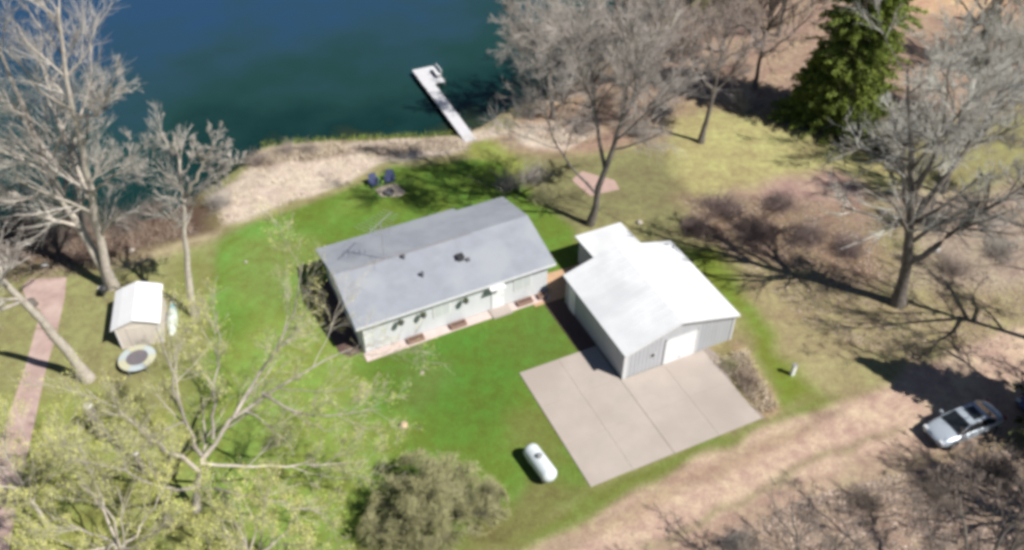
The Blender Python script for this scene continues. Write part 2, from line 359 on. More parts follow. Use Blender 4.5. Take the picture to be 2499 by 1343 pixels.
# ---------------------------------------------------------------- garage
GA = math.radians(25); GO = at(1518, 926)
def loc(o, a, x, y, z=0):
    return Vector((o.x+x*math.cos(a)-y*math.sin(a), o.y+x*math.sin(a)+y*math.cos(a), z))
def garage():
    g = thing('garage', GO, GA, 'white metal roofed garage with grey ribbed walls and roll-up door above the driveway', 'garage')
    W, D, e, rx, rz = 8.0, 7.5, 2.32, 3.75, 3.5
    w = MB()
    w.add([(0,0,-.3),(W,0,-.3),(W,0,e),(rx,0,rz-.05),(0,0,e),(0,D,-.3),(W,D,-.3),(W,D,e),(rx,D,rz-.05),(0,D,e)],
          [(0,1,2,3,4),(9,8,7,6,5),(0,4,9,5),(1,6,7,2)])
    for x in np.arange(.25, W, .28):
        if 2.75 < x < 5.3: continue
        top = e+(rz-e)*(x/rx if x < rx else (W-x)/(W-rx))-.12
        w.box(x-.02, x+.02, -.022, -.001, 0, top)
    for y in np.arange(.25, D, .28):
        w.box(-.022, -.001, y-.02, y+.02, 0, e-.1); w.box(W+.001, W+.022, y-.02, y+.02, 0, e-.1)
    w.build('wall', M['garage_siding'], g)
    MB().box(-.036, .22, -.037, -.024, 0, e-.02).build('corner_trim', M['trim'], g)
    MB().box(W-.12, W+.03, -.037, -.024, 0, e-.02).build('corner_trim', M['trim'], g)
    oh = .22; xl, xr = -.15, W+.15
    zl = e-(rz-e)/rx*.15+.06; zr = e-(rz-e)/(W-rx)*.15+.06
    r1 = MB().slab([(xl,-oh,zl),(rx,-oh,rz+.06),(rx,D+oh,rz+.06),(xl,D+oh,zl)], .07)
    r1.slab([(rx,-oh,rz+.06),(xr,-oh,zr),(xr,D+oh,zr),(rx,D+oh,rz+.06)], .07)
    for y in np.arange(-oh+.3, D+oh-.1, .6):      # standing seams
        r1.slab([(xl+.02,y,zl+.012),(rx-.05,y,rz+.065),(rx-.05,y+.025,rz+.065),(xl+.02,y+.025,zl+.012)], .02)
        r1.slab([(rx+.05,y,rz+.065),(xr-.02,y,zr+.012),(xr-.02,y+.025,zr+.012),(rx+.05,y+.025,rz+.065)], .02)
    rf = r1.build('roof', M['white_metal'], g)
    f = MB()
    f.slab([(xl,-oh-.02,zl-.01),(rx,-oh-.02,rz+.05),(rx,-oh-.02,rz-.10),(xl,-oh-.02,zl-.16)], .02, Vector((0,-1,0)))
    f.slab([(rx,-oh-.02,rz+.05),(xr,-oh-.02,zr-.01),(xr,-oh-.02,zr-.16),(rx,-oh-.02,rz-.10)], .02, Vector((0,-1,0)))
    f.build('fascia', M['trim'], g)
    d = MB()
    for k in range(4): d.box(2.95, 5.12, -.06, -.026, .02+k*.52, .02+k*.52+.50)
    dr = d.build('garage_door', M['white_door'], g, bevel=.01)
    MB().box(2.84, 2.945, -.07, -.026, 0, 2.2).box(5.125, 5.23, -.07, -.026, 0, 2.2).box(2.84, 5.23, -.07, -.026, 2.11, 2.2).build('door_frame', M['trim'], dr)
    MB().box(3.93, 4.14, -.08, -.061, .25, .29).build('handle', M['dark'], dr)
    l = MB().box(1.85, 2.2, -.03, -.024, 1.05, 1.45).build('window', M['trim'], g)
    MB().box(1.9, 2.15, -.04, -.031, 1.1, 1.4).build('pane', M['glass'], l)
    sd = MB().box(-.06, -.026, 6.1, 6.95, 0, 2.02).build('side_door', M['white_door'], g)
    MB().lathe([(.03,-.02),(.035,.02)], (-.09, 6.2, 1.0), 8, 'x').build('handle', M['steel'], sd)
    # lean-to at the back, its roof a step lower
    a = MB().box(2.75, 5.9, D+.002, 10.8, -.3, 2.12)
    for x in np.arange(2.9, 5.9, .28): a.box(x-.02, x+.02, 10.801, 10.82, 0, 2.0)
    a.build('lean_to_wall', M['garage_siding'], g)
    MB().slab([(2.5,D+.02,2.42),(6.15,D+.02,2.42),(6.15,11.05,2.24),(2.5,11.05,2.24)], .09).build('lean_to_roof', M['white_metal'], g)
garage()
# driveway: poured panels with open joints between them
DR = [(-5.5,3.1),(-5.5,-6.0),(6.1,-6.1),(5.85,-4.6),(5.9,-3.2),(6.3,-1.8),(6.5,-.75),(6.3,-.03),(-.1,-.03),(-.1,3.1)]
struct(MB().slab([loc(GO, GA, x, y, .012) for x, y in DR], .2).build('driveway_bed', M['joint']))
mb = MB()
def panel(x0, x1, y0, y1):
    g = .004; a = .012 if x0 == -.13 else g; b = .012 if x1 == -.13 else g
    mb.slab([loc(GO, GA, x, y, .055) for x, y in ((x0+a,y0+g),(x1-b,y0+g),(x1-b,y1-g),(x0+a,y1-g))], .1)
for x0, x1, y0, y1 in [(-5.5,-2.8,.1,3.1),(-2.8,-.13,.1,3.1),(-5.5,-2.8,-2.95,.1),(-2.8,-.13,-2.95,.1),(-5.5,-2.8,-6,-2.95),(-2.8,-.13,-6,-2.95),
                      (-.13,2.9,-2.95,-.06),(2.9,5.85,-2.95,-.06),(-.13,2.9,-6.04,-2.95),(2.9,5.85,-6.06,-2.95)]:
    panel(x0, x1, y0, y1)
struct(mb.build('driveway', M['concrete'], bevel=.008))
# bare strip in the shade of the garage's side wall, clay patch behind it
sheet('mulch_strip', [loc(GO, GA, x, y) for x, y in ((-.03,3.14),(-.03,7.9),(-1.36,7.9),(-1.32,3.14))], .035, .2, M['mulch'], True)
sheet('clay_path', [loc(GO, GA, x, y) for x, y in ((-.03,7.95),(2.7,7.95),(2.7,10.5),(-.9,10.6),(-2.2,9.4),(-2.0,7.95))], .03, .2, M['clay'], True)

# ---------------------------------------------------------------- house
HA = math.radians(26.2); HO = at(890, 862)
def house():
    h = thing('house', HO, HA, 'long single storey white house under a low grey shingle roof beside the lawn', 'house')
    W, D, e = 13.0, 7.7, 2.62; ry, rz = 3.8, 3.62
    s = (rz-e)/(ry+.0)
    w = MB()
    w.add([(0,0,-.3),(W,0,-.3),(W,D,-.3),(0,D,-.3),(0,0,e),(W,0,e),(W,ry,rz-.03),(W,D,e),(0,D,e),(0,ry,rz-.03)],
          [(0,1,5,4),(2,3,8,7),(3,0,4,9,8),(1,2,7,6,5)])
    for k in range(1, 12): w.box(.0, W, -.012, -.001, k*.21, k*.21+.015)
    w.build('wall', M['siding'], h)
    xl, xr, yf, yb1, yb2, xs = -.38, W+.42, -.32, 8.15, 7.72, 9.75
    zf = e+s*yf+.08; zb1 = rz-(yb1-ry)*s+.08; zb2 = rz-(yb2-ry)*s+.08; zt_ = rz+.08
    r = MB()
    r.slab([(xl,yf,zf),(xr,yf,zf),(xr,ry,zt_),(xl,ry,zt_)], .1)
    r.slab([(xl,ry,zt_),(xs,ry,zt_),(xs,yb1,zb1),(xl,yb1,zb1)], .1)
    r.slab([(xs,ry,zt_),(xr,ry,zt_),(xr,yb2,zb2),(xs,yb2,zb2)], .1)
    n = 24
    for k in range(1, n):                                  # courses of shingles, each lapped over the next
        y = yf+(ry-yf)*k/n; z = zf+(zt_-zf)*k/n
        r.slab([(xl,y-.015,z+.006),(xr,y-.015,z+.006),(xr,y+.1,z+.030),(xl,y+.1,z+.030)], .012)
    rf = r.build('roof', M['shingle'], h)
    MB().slab([(.8,ry-.09,zt_+.035),(xr-4.2,ry-.09,zt_+.035),(xr-4.2,ry+.09,zt_+.035),(.8,ry+.09,zt_+.035)], .03).build('ridge_vent', M['ridge_grey'], rf)
    MB().lathe([(.09,0),(.09,.35),(.12,.36),(.12,.42)], (4.85,1.75,3.1), 10).build('vent_pipe', M['dark_grey'], rf)
    MB().lathe([(.10,0),(.10,.3),(.13,.32),(.13,.4)], (4.25,3.45,3.5), 10).build('vent_pipe', M['dark_grey'], rf)
    MB().box(7.45, 7.85, 1.95, 2.35, 3.1, 3.5).box(7.4, 7.9, 1.9, 2.4, 3.501, 3.56).build('roof_vent', M['dark'], rf, bevel=.02)
    MB().box(7.95, 8.2, 1.75, 2.0, 3.05, 3.35).build('roof_vent', M['dark_grey'], rf, bevel=.02)
    g = MB()
    g.box(xl, xr, yf-.09, yf-.004, zf-.15, zf-.02); g.build('gutter', M['trim'], h)
    MB().box(.08,.18,-.11,-.02,.05,zf-.16).build('downspout', M['white'], h)
    for x, wd in ((4.75,1.2),(10.5,1.3)):
        f = MB().box(x, x+wd, -.05, -.014, 1.0, 2.1).build('window', M['white'], h)
        MB().box(x+.07, x+wd/2-.02, -.056, -.051, 1.07, 2.03).box(x+wd/2+.02, x+wd-.07, -.056, -.051, 1.07, 2.03).build('pane', M['pale_glass'], f)
    d = MB().box(8.85, 9.75, -.06, -.014, .12, 2.15).build('door', M['white_door'], h)
    MB().lathe([(.03,-.03),(.035,.02)], (9.62,-.08,1.1), 8, 'y').build('handle', M['steel'], d)
    MB().box(8.6, 10.0, -.9, -.02, -.1, .12).build('doorstep', M['concrete'], h)
    MB().slab([(8.55,-.7,2.36),(9.6,-.7,2.36),(9.6,-.02,2.45),(8.55,-.02,2.45)], .05).build('shadow_gap_canopy', M['white'], h)  # added canopy: its white stands in for a sunlit break in the eave shadow
M['ridge_grey'] = mat('ridge_grey', (.22,.22,.24), (.26,.26,.28), 4, .8)
M['pale_glass'] = mat('pale_glass', (.55,.57,.58), (.50,.53,.54), 1.0, .3)
house()
def hl(x, y, z=0): return loc(HO, HA, x, y, z)
sheet('house_shade_sheet', [hl(x, y) for x, y in ((-.03,.2),(-.03,7.6),(-.9,7.8),(-1.5,7.4),(-1.45,.8),(-1.0,.1))], .035, .2, M['mulch'], True)  # dark mulch-coloured sheet shaped like the cast shadow of the house end
sheet('paver_walk', [hl(x, y) for x, y in ((-.1,-.04),(12.9,-.04),(12.9,-.78),(6,-.72),(-.1,-.80))], .04, .2, M['paver_pale'], True)
# hanging baskets under the front eave
bl = ['first dark hanging basket from the left corner under the house front eave', 'dark hanging basket under the front eave, the middle one of three', 'dark hanging basket under the front eave nearest the house door']
for (x, lb) in zip((2.45, 3.95, 6.85), bl):
    p = hl(x, -.45, 1.85)
    b = thing('hanging_basket', p, 0, lb, 'hanging basket', 'hanging baskets under the eave')
    MB().lathe([(.08,-.02),(.16,.06),(.21,.2),(.2,.24)], n=14).build('basket', M['dark'], b, smooth=True)
    k = MB()
    for i in range(40):
        a_ = random.uniform(0, 6.28); rr = random.uniform(.0, .2); z = random.uniform(.2, .38)
        c = Vector((math.cos(a_)*rr, math.sin(a_)*rr, z)); u = Vector((random.gauss(0,1), random.gauss(0,1), random.gauss(0,1))).normalized()*.06; v = u.orthogonal().normalized()*.04
        k.add([c-u, c+v, c+u, c-v], [(0,1,2,3)])
    k.build('foliage', M['needle_dk'], b)
    hk = MB()
    for a_ in (0, 2.1, 4.2): hk.tube((.2*math.cos(a_), .2*math.sin(a_), .22), (0,.1,.72), .006, n=4)
    hk.build('hanger', M['dark'], b)
pl = [(3.3,'brick_planter','low red brick planter by the walk, left of the middle basket'),(6.25,'brick_planter','low red brick planter on the walk below the basket nearest the door'),(11.1,'brick_planter','long low red brick planter near the right end of the house walk'),(12.4,'brick_planter','short red brick planter at the right hand corner of the house')]
for x, nm, lb in pl:
    t = thing(nm, hl(x, -.42, .04), HA, lb, 'planter')
    q = .55 if x < 12 else .3
    MB().box(-q,q,-.22,-.14,0,.25).box(-q,q,.14,.22,0,.25).box(-q,-q+.08,-.139,.139,0,.25).box(q-.08,q,-.139,.139,0,.25).build('brick_edging', M['brick_red'], t)
    MB().box(-q+.08,q-.08,-.139,.139,0,.2).build('soil', M['mulch'], t)

def shrub_ball(name, p, r, lb, twm, cat='shrub', n=260, parent_group=None, h=None, leaf=None, leafn=0):
    """twiggy bush: stems fanning from the base"""
    t = thing(name, p, random.uniform(0, 6.28), lb, cat, parent_group)
    h = h or r*1.6
    d = rng.normal(size=(n, 3)); d[:,2] = np.abs(d[:,2])*1.3+.5; d /= np.linalg.norm(d, axis=1)[:,None]
    L = rng.uniform(.6, 1.05, n)*np.minimum(h/np.maximum(d[:,2], .3), r*1.5)*.75
    az = np.arctan2(d[:,1], d[:,0]); q = rng.uniform(0, 6.28, 3)
    L = L*(.72+.28*np.sin(az+q[0])+.22*np.sin(2*az+q[1])+.12*np.sin(5*az+q[2]))*rng.uniform(.75, 1.25, n)
    P0 = rng.normal(size=(n, 3))*[.34*r, .26*r, 0]
    pts, rad = level(P0, d, L, np.full(n, .011+.003*r), 3, .18, .05)
    p2, r2 = kids(pts, rad, 4, .2, 1, .6, .5, 2, .2)
    ALLT([(pts, rad, 3), (p2, r2, 3)], 'stems', twm, t)
    if leaf: cards('foliage', p2, leafn, .05*r**.5, leaf, t)
    return t

# ---------------------------------------------------------------- trees
def level(P0, D, L, R, K, wig, up, tip=.35):
    n = len(P0); pts = np.empty((n, K+1, 3)); pts[:,0] = P0; d = D.copy(); st = (L/K)[:,None]
    for k in range(K):
        d = d+rng.normal(size=(n, 3))*wig; d[:,2] += up; d /= np.linalg.norm(d, axis=1)[:,None]
        pts[:,k+1] = pts[:,k]+d*st
    rad = R[:,None]*np.linspace(1, tip, K+1)[None,:]
    return pts, rad
def kids(pts, rad, m, t0, t1, ang, lr, K, wig, up=.03, rr=.55, lmin=0, Lfix=None, rmin=.006, bias=None):
    n, k1, _ = pts.shape; K0 = k1-1
    t = rng.uniform(t0, t1, (n, m))*K0; i = np.minimum(t.astype(int), K0-1); f = (t-i)[...,None]
    ar = np.arange(n)[:,None]
    a = pts[ar, i]; b = pts[ar, i+1]; P = (a+(b-a)*f).reshape(-1, 3)
    D = (b-a).reshape(-1, 3); D /= np.linalg.norm(D, axis=1)[:,None]+1e-9
    R = (rad[ar, i]*(1-f[...,0])+rad[ar, i+1]*f[...,0]).ravel()
    rv = rng.normal(size=P.shape); rv -= (rv*D).sum(1)[:,None]*D; rv /= np.linalg.norm(rv, axis=1)[:,None]+1e-9
    an = ang*rng.uniform(.65, 1.35, len(P)); D = D*np.cos(an)[:,None]+rv*np.sin(an)[:,None]
    if bias is not None: D = D+np.asarray(bias)
    D /= np.linalg.norm(D, axis=1)[:,None]
    Lp = np.linalg.norm(np.diff(pts, axis=1), axis=2).sum(1)
    L = (np.repeat(Lp, m) if Lfix is None else np.full(len(P), Lfix))*lr*rng.uniform(.6, 1.3, len(P))*(1.15-.45*(t.ravel()/K0))
    return level(P, D, L, np.maximum(R*rr, rmin), K, wig, up)
def tubes(pts, rad, n):
    N_, K1, _ = pts.shape
    T = np.gradient(pts, axis=1); T /= np.linalg.norm(T, axis=2)[...,None]+1e-9
    ref = np.where(np.abs(T[...,2:3]) < .9, np.array([0,0,1.]), np.array([1.,0,0]))
    A = np.cross(T, ref); A /= np.linalg.norm(A, axis=2)[...,None]+1e-9; B = np.cross(T, A)
    th = np.arange(n)*2*np.pi/n
    V = pts[:,:,None,:]+rad[:,:,None,None]*(A[:,:,None,:]*np.cos(th)[None,None,:,None]+B[:,:,None,:]*np.sin(th)[None,None,:,None])
    idx = np.arange(N_*K1*n).reshape(N_, K1, n); nx = np.roll(idx, -1, axis=2)
    F = np.stack([idx[:,:-1], nx[:,:-1], nx[:,1:], idx[:,1:]], -1).reshape(-1, 4)
    return V.reshape(-1, 3), F
def ALLT(sets, name, m, parent, smooth=False):
    Vs, Fs, o = [], [], 0
    for p, r, n in sets:
        v, f = tubes(p, r, n); Vs.append(v); Fs.append(f+o); o += len(v)
    return np_mesh(name, np.vstack(Vs), np.vstack(Fs), m, parent, smooth)
def cards(name, pts, n, size, m, parent, spread=.11):
    """small leaf or bud faces on the outer half of the twigs"""
    N_, K1, _ = pts.shape
    i = rng.integers(0, N_, n); t = rng.uniform(.35, 1, n)*(K1-1); j = np.minimum(t.astype(int), K1-2); f = (t-j)[:,None]
    c = pts[i, j]*(1-f)+pts[i, j+1]*f+rng.normal(size=(n, 3))*spread
    u = rng.normal(size=(n, 3)); u /= np.linalg.norm(u, axis=1)[:,None]; w = np.cross(u, rng.normal(size=(n, 3))); w /= np.linalg.norm(w, axis=1)[:,None]
    s = size*rng.uniform(.6, 1.4, n)[:,None]
    V = np.stack([c-u*s, c+w*s*.6, c+u*s, c-w*s*.6], 1).reshape(-1, 3)
    return np_mesh(name, V, np.arange(4*n).reshape(-1, 4), m, parent)
def resample(pl, K):
    pl = np.array([tuple(p) for p in pl], float); s = np.r_[0, np.cumsum(np.linalg.norm(np.diff(pl, axis=0), axis=1))]; t = np.linspace(0, s[-1], K+1)
    out = np.stack([np.interp(t, s, pl[:,i]) for i in range(3)], 1)
    for _ in range(2): out[1:-1] = (out[:-2]+2*out[1:-1]+out[2:])/4
    return out
def tree(name, base, limbs, lb, bark, twig, dens=(7,6,6,5), lens=(.5,.5,.5,.55), ang=(.7,.7,.7,.7), up=.05, buds=None, tw=.0105, group=None, K=10, wig=.12, tmin=.3, kwidth=1.0, twl=None):
    """limbs: list of (polyline in world coordinates, base radius, tip radius)"""
    t = thing(name, base, 0, lb, 'tree', group); b = np.array(base)
    P = np.stack([resample(l[0], K) for l in limbs])-b
    P[:,1:-1] += rng.normal(size=P[:,1:-1].shape)*.06
    R = np.stack([np.linspace(l[1]**.8, l[2]**.8, K+1)**1.25 for l in limbs])
    fl = R.copy(); fl[:,0] *= np.where(np.linalg.norm(P[:,0], axis=1) < .8, 1.35, 1.0)
    a, ra = kids(P, R, dens[0], tmin, 1, ang[0], lens[0], 6, wig, up)
    ALLT([(P, fl, 10), (a, ra, 5)], 'trunk', M[bark], t, True)
    b2, rb = kids(a, ra, dens[1], .15, 1, ang[1], lens[1], 4, wig, up, rmin=tw*1.5)
    c, rc = kids(b2, rb, dens[2], .1, 1, ang[2], lens[2], 3, wig*1.1, up, rmin=tw*1.1)
    sets = [(b2, rb, 4), (c, rc, 3)]
    last = c
    if dens[3]:
        d, rd = kids(c, rc, dens[3], .1, 1, ang[3], lens[3], 2, wig*1.2, up, rmin=tw)
        sets.append((d, rd, 3)); last = d
    ALLT(sets, 'crown', M[twig], t)
    if buds: cards('buds', last, buds[1], buds[2], M[buds[0]], t)
    return t
def free_tree(name, base, h, lb, bark, twig, lean=(0,0), forks=4, r=.22, spread=.45, crown=.55, **kw):
    """trunk that forks into rising limbs"""
    b = Vector(base); z0 = h*.28; limbs = []
    fk = b+Vector((lean[0]*z0/h, lean[1]*z0/h, z0))
    top = b+Vector((lean[0], lean[1], h*.92))
    j = lambda s: Vector((random.gauss(0, s), random.gauss(0, s), 0))
    limbs.append(([b, b+(fk-b)*.5+j(.1), fk, fk+(top-fk)*.5+j(.35), top], r, r*.12))
    a0 = random.uniform(0, 6.28)
    for k in range(forks):
        a = a0+k*6.283/forks+random.uniform(-.3, .3); s = b+(top-b)*random.uniform(.24, .5)
        L = h*crown*random.uniform(.75, 1.1); out = Vector((math.cos(a), math.sin(a), 0))
        e = s+out*L*spread*1.3+Vector((0,0,L*.8)); m = s+out*L*spread*.75+Vector((0,0,L*.32))
        limbs.append(([s, m+j(.2), e], r*.55, r*.07))
    return tree(name, base, limbs, lb, bark, twig, **kw)
def limb(Y, pts, r0, r1, first=None):
    """pts: (px, py, dy) read off the survey view, each standing dy metres before or behind the trunk's own depth Y"""
    pl = [aty(x, y, Y+dy) for x, y, dy in pts]
    if first is not None: pl = [Vector(first)]+pl
    return (pl, r0, r1)

# T1: pale three-stemmed tree behind the shed
b = on(276, 700); Y = b.y
tree('bare_tree', b, [
 limb(Y, [(248,640,0),(190,555,.3),(130,440,.6),(75,320,1),(35,190,1.2),(-30,60,1.5)], .36, .07, b),
 limb(Y, [(252,640,-.2),(240,560,-.5),(222,470,-.8),(205,380,-1),(180,270,-1.2),(150,150,-1.3),(140,20,-1.5)], .33, .07, b),
 limb(Y, [(240,520,0),(200,440,.5),(180,400,.8),(150,310,1),(110,200,1.2),(100,90,1.4)], .17, .03, aty(244,560,Y-.4)),
 limb(Y, [(230,300,-1.5),(280,190,-2),(320,100,-2)][:2]+[(290,160,-2)], .10, .02, aty(183,280,Y-1.2)),
 limb(Y, [(60,500,1),(-20,440,1.5),(-80,380,2)], .12, .02, aty(130,440,Y+.6)),
 limb(Y, [(120,500,2),(30,470,3),(-60,480,3)], .12, .02, aty(190,555,Y+.3)),
 limb(Y, [(280,430,-2),(330,380,-3)], .08, .02, aty(222,470,Y-.8)),
 ], 'tall pale bare tree with three long stems, rising behind the white roofed shed', 'bark_pale', 'twig_pale', dens=(15,6,5,4), lens=(.26,.55,.6,.75), ang=(.75,.55,.5,.45), up=.05, tw=.0085, tmin=.22, wig=.09)
# T2
b = on(475, 765); Y = b.y
tree('bare_tree', b, [
 limb(Y, [(462,700,0),(455,620,0),(452,540,.1),(450,470,.1),(440,410,.4),(430,360,.7),(424,335,.8)], .26, .05, b),
 limb(Y, [(480,430,-.3),(505,380,-.6),(525,350,-.8)], .16, .03, aty(452,490,Y+.1)),
 limb(Y, [(470,380,.8),(475,350,1.1)], .08, .02, aty(445,430,Y+.3)),
 limb(Y, [(520,440,-.5),(570,400,-.5)], .06, .015, aty(452,500,Y+.1)),
 ], 'slender pale bare tree standing alone between the shed and the lawn edge', 'bark_pale', 'twig_pale', dens=(13,6,5,4), lens=(.22,.55,.6,.75), ang=(.75,.55,.5,.45), tw=.010, tmin=.5, wig=.09)
# T3: leaning pale trunk at the left edge
b = on(215, 925); Y = b.y
tree('leaning_tree', b, [
 limb(Y, [(160,850,-.3),(105,780,-.8),(40,715,-1.2),(-60,620,-2),(-150,520,-2)], .34, .08, b),
 limb(Y, [(-20,760,-2),(-120,740,-3)], .12, .02, aty(60,730,Y-1.1)),
 ], 'pale thick trunk leaning out of the left edge above the paver path', 'bark_pale', 'twig_pale', dens=(6,6,5,4), lens=(.3,.5,.5,.5), tmin=.5)
# T5: big grey tree behind the garage
b = on(1440, 548); Y = b.y
tree('bare_tree', b, [
 limb(Y, [(1450,480,0),(1472,420,0),(1492,365,0),(1515,300,0),(1545,230,0),(1590,130,.2),(1620,30,.5)], .27, .04, b),
 limb(Y, [(1400,420,-.6),(1355,355,-1.2),(1335,300,-1.5),(1310,200,-2)], .11, .02, aty(1452,470,Y)),
 limb(Y, [(1460,330,.6),(1450,250,1),(1430,150,1.5),(1420,40,2)], .15, .03, aty(1476,410,Y)),
 limb(Y, [(1445,240,-1),(1400,130,-2),(1360,40,-3)], .10, .02, aty(1460,330,Y+.6)),
 limb(Y, [(1540,150,-1),(1530,60,-2)], .10, .02, aty(1515,290,Y)),
 limb(Y, [(1600,250,2),(1660,190,3)], .09, .02, aty(1515,300,Y)),
 limb(Y, [(1380,160,2),(1280,90,4),(1240,40,4)], .12, .02, aty(1440,200,Y+1.2)),
 ], 'tall grey bare tree with a forked trunk, rising just behind the garage lean-to', 'bark_grey', 'twig_grey', dens=(13,8,5,5), lens=(.34,.52,.55,.7), ang=(.75,.6,.55,.5), up=.05, tmin=.35, wig=.1)
# T7
b = on(1710, 348); Y = b.y
tree('bare_tree', b, [
 limb(Y, [(1722,300,0),(1735,250,0),(1745,190,0),(1765,110,.3),(1790,20,.5)], .24, .03, b),
 limb(Y, [(1700,160,-.5),(1670,80,-1)], .10, .02, aty(1738,230,Y)),
 limb(Y, [(1790,180,.5),(1830,110,1)], .10, .02, aty(1738,230,Y)),
 ], 'dark trunked bare tree on the dry yellow lawn left of the evergreen', 'bark_grey', 'twig_rose', dens=(13,8,6,5), lens=(.42,.5,.5,.5), tmin=.35)
# T6
b = on(1348, 292); Y = b.y
tree('bare_tree', b, [
 limb(Y, [(1346,240,0),(1345,180,0),(1342,110,.2),(1330,30,.4)], .24, .03, b),
 limb(Y, [(1300,120,-.5),(1260,60,-1)], .09, .02, aty(1345,190,Y)),
 limb(Y, [(1390,120,.5),(1420,50,1)], .09, .02, aty(1345,190,Y)),
 ], 'dark bare tree at the water edge to the right of the dock', 'bark_grey', 'twig_grey', dens=(13,8,6,5), lens=(.42,.5,.5,.5), tmin=.3)
# T9: wide tree at the right
b = on(2190, 742); Y = b.y
tree('bare_tree', b, [
 limb(Y, [(2205,690,0),(2215,630,0),(2222,560,0),(2228,480,.2),(2225,380,.4),(2215,270,.6),(2215,170,.8)], .40, .06, b),
 limb(Y, [(2280,610,-.3),(2330,560,-.6),(2410,510,-1),(2500,460,-1.5),(2580,400,-2)], .23, .05, aty(2214,640,Y)),
 limb(Y, [(2270,480,.5),(2330,410,1),(2390,330,1.5),(2440,220,2)], .21, .04, aty(2222,550,Y)),
 limb(Y, [(2205,470,1),(2190,390,2),(2185,300,2.5)], .17, .03, aty(2224,530,Y)),
 limb(Y, [(2290,360,-1),(2310,250,-1.5),(2320,150,-2)], .15, .03, aty(2240,460,Y)),
 ], 'wide spreading bare tree with lichen grey limbs, right of the garage', 'bark_grey', 'twig_lichen', dens=(14,7,5,5), lens=(.29,.55,.55,.7), ang=(.75,.6,.55,.5), up=.03, tmin=.3, wig=.1, tw=.0125)
# other trees of the wood
for (px, py, h, ln, lb, bk, tg, kw) in [
 (1560,215,12,(0,0),'bare tree at the shore behind the tall forked grey tree','bark_grey','twig_rose',{}),
 (1450,265,11,(-.5,0),'smaller bare tree on the bank between the dark shore tree and the forked tree','bark_grey','twig_grey',{}),
 (1640,150,12,(.5,0),'bare tree near the top edge left of the dark trunked lawn tree','bark_grey','twig_rose',{}),
 (1840,215,12,(0,1),'bare tree crowding the left side of the evergreen','bark_grey','twig_rose',{}),
 (1900,90,11,(0,1),'far bare tree at the top edge just left of the evergreen','bark_grey','twig_rose',{}),
 (2330,320,12,(1,0),'bare grey tree close to the right side of the evergreen','bark_grey','twig_lichen',{}),
 (2400,330,11,(0,0),'bare grey tree at the right edge below the sandy clearing','bark_grey','twig_lichen',{}),
 (2330,140,12,(2,0),'dark trunked tree crossing the sandy clearing at the top right','bark_grey','twig_rose',dict(dens=(5,5,4,3))),
 (2520,560,14,(0,0),'tall grey bare tree cut by the right edge above the dirt road','bark_grey','twig_lichen',{}),
 (2190,400,6,(.5,0),'low bare tree in the shade under the right side of the evergreen','bark_grey','twig_lichen',{}),
 (2300,470,12,(0,0),'bare grey tree standing just behind the crown of the wide tree','bark_grey','twig_lichen',{}),
 (2480,180,12,(0,0),'bare grey tree at the right edge beside the sandy clearing','bark_grey','twig_lichen',{}),
 (1500,120,11,(0,0),'bare grey tree at the far shore behind the forked tree','bark_grey','twig_grey',{}),
 (1760,130,11,(0,0),'bare tree behind the dark trunked lawn tree at the top edge','bark_grey','twig_rose',{}),
 (-60,600,13,(0,0),'pale bare tree cut by the left edge near the water','bark_pale','twig_pale',{}),
 (-20,730,11,(-1,0),'pale bare tree cut by the left edge above the paver patio','bark_pale','twig_pale',{}),
 ]:
    b = on(px, py)
    kw = dict(dict(dens=(10,7,5,5), lens=(.42,.5,.55,.65), ang=(.7,.6,.55,.5), tmin=.25), **kw)
    free_tree('bare_tree', b, h, lb, bk, tg, lean=ln, forks=5, r=.2, **kw)

# bottom left: budding trees close to the camera
b = on(480, 1245); Y = b.y
tree('budding_tree', b, [
 limb(Y, [(480,1160,0),(500,1090,.3),(560,1030,.8),(640,960,1.4),(700,930,1.8),(780,885,2.2),(860,850,2.4)], .18, .025, b),
 limb(Y, [(640,1140,.5),(760,1135,.8),(900,1125,1)], .09, .015, aty(490,1130,Y+.1)),
 limb(Y, [(600,950,2),(680,860,3),(720,760,3.5),(740,640,4)], .10, .02, aty(570,1020,Y+.9)),
 limb(Y, [(440,1000,0),(420,900,.5),(380,800,1)], .12, .02, aty(490,1110,Y+.2)),
 limb(Y, [(380,1080,-1),(300,1010,-1.5),(210,950,-2)], .12, .02, aty(485,1150,Y)),
 limb(Y, [(520,960,1),(540,860,2),(530,760,2.5)], .09, .02, aty(520,1070,Y+.5)),
 limb(Y, [(740,1020,0),(850,1010,0),(930,1000,0)], .08, .015, aty(640,960,Y+1.4)),
 limb(Y, [(400,1200,-2),(300,1150,-3),(180,1120,-4)], .10, .02, aty(480,1190,Y)),
 limb(Y, [(560,1200,-1),(680,1230,-2),(800,1260,-2)], .08, .02, aty(480,1190,Y)),
 ], 'big yellow budding tree with grey limbs reaching over the lawn, bottom left', 'bark_pale', 'twig_bud', dens=(9,6,5,4), lens=(.32,.55,.55,.65), ang=(.65,.55,.5,.45), up=.08, tw=.006, buds=('bud',20000,.028), tmin=.25)
for px, py, h, lb, sd in [(120,1290,9,'yellow green budding tree at the bottom left corner beside the paver path',1),(330,1420,9,'budding tree cut by the bottom edge left of the big budding tree',2),(640,1450,7,'budding tree cut by the bottom edge between the big budding tree and the round bush',3),(-60,1100,8,'budding tree cut by the left edge beyond the paver path',4)]:
    free_tree('budding_tree', on(px, py), h, lb, 'bark_pale', 'twig_bud', forks=6, r=.13, spread=.6, dens=(8,5,4,3), lens=(.42,.5,.55,.65), ang=(.6,.5,.5,.45), up=.12, tw=.006, buds=('bud',16000,.03), tmin=.2)

